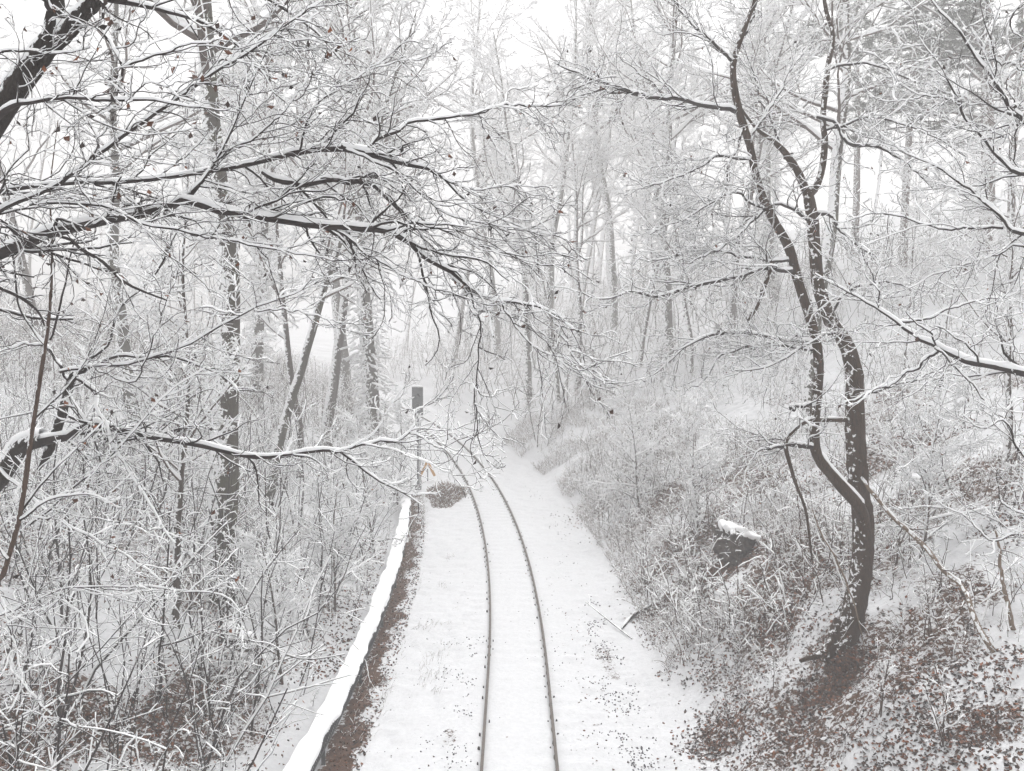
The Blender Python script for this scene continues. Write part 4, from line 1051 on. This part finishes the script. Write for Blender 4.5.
def log(name, label, cat, ctrl, mat, S=9, group=None, twig=0, ground=True):
    P = []
    for (a, b_, r, lift) in ctrl:
        q = ground_at(a, b_); P.append((q[0], q[1], q[2] + lift, r))
    base = np.array(P[0][:3]); q = resample(P, 22); pts, rad = q[:, :3], q[:, 3]
    o = thing(name, label, cat, base, group=group)
    g = Geo(); g.tubes(pts, rad, S, cap=True, rough=.07); g.build('trunk', mat, o, loc=base)
    s = Geo(); s.snow(pts, rad, 6, kmin=.6, kmax=1., base=.008, patch=.5); s.build('snow', M_SNOW, o, loc=base)
    if twig:
        c = Geo(); a, ar = grow(pts[None], rad[None], twig, (.3, 1), (25, 60), .35, 6, .15, .03, .5, .006); c.tubes(a, ar, 4); s2 = Geo(); s2.snow(a, ar, 4)
        c.build('twig', mat, o, loc=base)['kind'] = 'stuff'; s2.build('twig_snow', M_SNOW, o, loc=base)['kind'] = 'stuff'
    return o
log('fallen_log', 'dark fallen log lying slantwise at the toe of the right bank', 'log', ((622, 630, .035, .05), (634, 618, .05, .10), (650, 608, .045, .06), (660, 598, .03, .16)), M_BARKD, twig=3)
log('fallen_log', 'brown fallen log on the slope below the dark boulder', 'log', ((668, 628, .03, .05), (686, 606, .05, .14), (696, 596, .045, .08), (712, 592, .04, .2)), M_BARK)
log('fallen_branch', 'thin bare branch lying on the snow right of the rails', 'branch', ((632, 640, .012, .03), (610, 625, .016, .10), (585, 611, .008, .30)), M_TWIG, 5, twig=2)

def pole(name, label, cat, ctrl, mat, twig=0):
    pts, rad = limb(ctrl, 26, .02, .85); base = pts[-1].copy(); o = thing(name, label, cat, base)
    g = Geo(); g.tubes(pts, rad, 9, cap=True, rough=.06); g.build('trunk', mat, o, loc=base)
    s = Geo(); s.snow(pts, rad, 6, kmin=.5, kmax=.9, base=.007, patch=.6); s.build('snow', M_SNOW, o, loc=base)
    if twig:
        c = Geo(); a, ar = grow(pts[None], rad[None], twig, (.1, .9), (30, 70), .3, 6, .15, .03, .4, .004); c.tubes(a, ar, 4)
        b, br = grow(a, ar, 4, (.2, 1), (30, 60), .4, 4, .15, 0, .6, .003); c.tubes(b, br, 3); c.build('twig', M_TWIGB, o, loc=base)['kind'] = 'stuff'
        s = Geo(); s.snow(a, ar, 4); s.snow(b, br, 3); s.build('twig_snow', M_SNOW, o, loc=base)['kind'] = 'stuff'
    return o
gq = ground_at(994, 652); d1 = float(gq[1])
pole('leaning_pole', 'long pale dead pole leaning from the slope against the twin-stemmed tree', 'dead pole',
     [(861, 477, DE - .1, .035), (882, 504, DE + (d1 - DE) * .15, .045), (939, 564, DE + (d1 - DE) * .5, .055), (965, 594, DE + (d1 - DE) * .72, .055), (979, 627, DE + (d1 - DE) * .9, .06), (995, 654, d1, .065)], M_PALE, 5)
gq = ground_at(1013, 630); d2 = float(gq[1])
pole('broken_sapling', 'short pale broken sapling standing right of the leaning pole foot', 'sapling', [(995, 530, d2 - .1, .02), (1001, 566, d2, .035), (1004, 590, d2, .042), (1014, 633, d2, .055)], M_PALE, 4)
gq = ground_at(806, 600); d3 = float(gq[1])
pole('sapling', 'slim brown sapling standing just left of the twin-stemmed tree', 'sapling', [(797, 478, d3, .015), (800, 520, d3, .02), (803, 560, d3, .025), (806, 604, d3, .03)], M_BARKR, 5)
# snowy rods hanging at the foot of the tree
pole('snowy_branch', 'white snow-coated branch slanting across the twin-stemmed tree base', 'branch', [(812, 508, DE - .9, .012), (822, 535, DE - .9, .02), (838, 566, DE - .9, .02), (850, 590, DE - .8, .02), (858, 622, DE - .7, .015), (866, 650, DE - .6, .01)], M_PALE, 5)
pole('snowy_branch', 'thin white branch hanging over the side of the near trough', 'branch', [(350, 640, 22.6, .008), (363, 655, 22.2, .014), (370, 678, 21.6, .014), (379, 705, 21, .008)], M_PALE, 4)
# stump clump left bank
for (px, py, sz, lab) in ((238, 646, (.35, .35, .5), 'dark snow-topped stump on the left bank near the trough'),):
    q = ground_at(px, py); rock('stump', lab, q, sz, px * .1)
# young stems on both banks
def whip(name, label, px, py, hgt, seed, lean, mat=M_TWIGB, n=3):
    q = ground_at(px, py); T = Tree(name, label, 'shrub', q, mat, mat, 0)
    rg = np.random.default_rng(seed)
    st = walk(np.repeat(q[None], n, 0) + rg.normal(0, .05, (n, 3)) * [1, 1, 0] - [0, 0, .1], rg.normal(0, .15, (n, 3)) + np.array([lean, 0, 1.]), rg.uniform(.7, 1.1, n) * hgt, 12, .06, .0, rg)
    for s in st:
        rd = np.linspace(.014, .005, 12); T.branch([(s, rd)], 5, .4, 4, .45, 2, rm=.0028, base=.008, S=5, snowk=(.4, 1.4), t0=.25)
    T.done()
for a in ((255, 700, 2.4, 1, .25, 'slanting brown shoots beside the near trough'), (160, 690, 2.6, 2, .3, 'slanting dark shoots above the bottom left leaves'), (75, 640, 2.4, 3, .15, 'upright shoots below the low horizontal bough'), (120, 735, 2.2, 13, .3, 'slanting shoots at the bottom left among brown leaves'), (215, 735, 2.3, 14, .35, 'dark slanting shoots lowest on the left bank beside the trough'),
          (300, 640, 2.2, 4, .2, 'tall shoots just left of the middle trough'), (200, 650, 2.2, 5, .2, 'crossing shoots at the foot of the thickest trunk'), (330, 560, 1.9, 6, .1, 'bushy shoots beside the far trough'),
          (880, 715, 1.5, 7, -.1, 'thin shoots on the slope below the twin-stemmed tree'), (945, 745, 1.5, 8, -.15, 'thin shoots at the bottom right of the slope'), (930, 640, 1.6, 9, .1, 'thin upright shoots beside the leaning pole'),
          (720, 640, 1.1, 10, -.2, 'thin shoots on bare soil below the boulder'), (690, 520, 1.6, 11, -.1, 'brown shoots left of the boulder'), (770, 560, 1.6, 12, -.1, 'brown shoots right of the boulder')):
    whip('shrub', a[5], a[0], a[1], a[2], a[3] + 300, a[4], M_TWIG if a[0] < 400 else M_TWIGB)

# ================================================================== AIR, SKY, LIGHT
hz = bpy.data.materials.new('haze'); hz.use_nodes = True; nt = hz.node_tree; nt.nodes.clear()
out = nt.nodes.new('ShaderNodeOutputMaterial'); pv = nt.nodes.new('ShaderNodeVolumePrincipled')
pv.inputs['Color'].default_value = (.84, .83, .825, 1); pv.inputs['Density'].default_value = .0062; pv.inputs['Anisotropy'].default_value = .0
nt.links.new(pv.outputs[0], out.inputs['Volume'])
g = Geo(); bx(g, (-260, -45, -2.2), (260, 260, 62))
h = g.build('haze', hz, None, False); tag(h, 'pale winter fog filling the cutting', 'haze', kind='stuff')

w = bpy.data.worlds.new('World'); bpy.context.scene.world = w; w.use_nodes = True; nt = w.node_tree
bg = nt.nodes['Background']
sky = nt.nodes.new('ShaderNodeTexSky'); sky.sky_type = 'NISHITA'; sky.sun_disc = False
EL_, AZ = math.radians(58), math.radians(15)
sky.sun_elevation = EL_; sky.sun_rotation = AZ; sky.air_density = 1.5; sky.dust_density = 6
hs = nt.nodes.new('ShaderNodeHueSaturation'); hs.inputs['Saturation'].default_value = .03
nt.links.new(sky.outputs[0], hs.inputs['Color']); nt.links.new(hs.outputs[0], bg.inputs[0]); bg.inputs[1].default_value = .15
L = bpy.data.lights.new('sun', 'SUN'); L.energy = .5; L.angle = math.radians(70); L.color = (1, .98, .96)
so = bpy.data.objects.new('sun', L); C.objects.link(so)
so.rotation_euler = Vector((-math.sin(AZ) * math.cos(EL_), -math.cos(AZ) * math.cos(EL_), -math.sin(EL_))).to_track_quat('-Z', 'Y').to_euler()

cam = bpy.data.cameras.new('camera'); co = bpy.data.objects.new('camera', cam); C.objects.link(co)
co.location = tuple(CAM); co.rotation_euler = (math.pi / 2 - PITCH, 0, 0)
cam.sensor_width = 36; cam.lens = F / 1024 * 36; cam.clip_start = .1; cam.clip_end = 900
sc = bpy.context.scene; sc.camera = co
sc.view_settings.view_transform = 'Standard'; sc.view_settings.look = 'None'; sc.view_settings.gamma = 1
sc.view_settings.exposure = .96
sc.cycles.use_denoising = True
sc.cycles.max_bounces = 12; sc.cycles.diffuse_bounces = 10; sc.cycles.volume_bounces = 2; sc.cycles.transparent_max_bounces = 4
sc.cycles.use_adaptive_sampling = True; sc.cycles.adaptive_threshold = .02
print('FACES', sum(len(o.data.polygons) for o in bpy.data.objects if o.type == 'MESH' and o.data.users == 1))
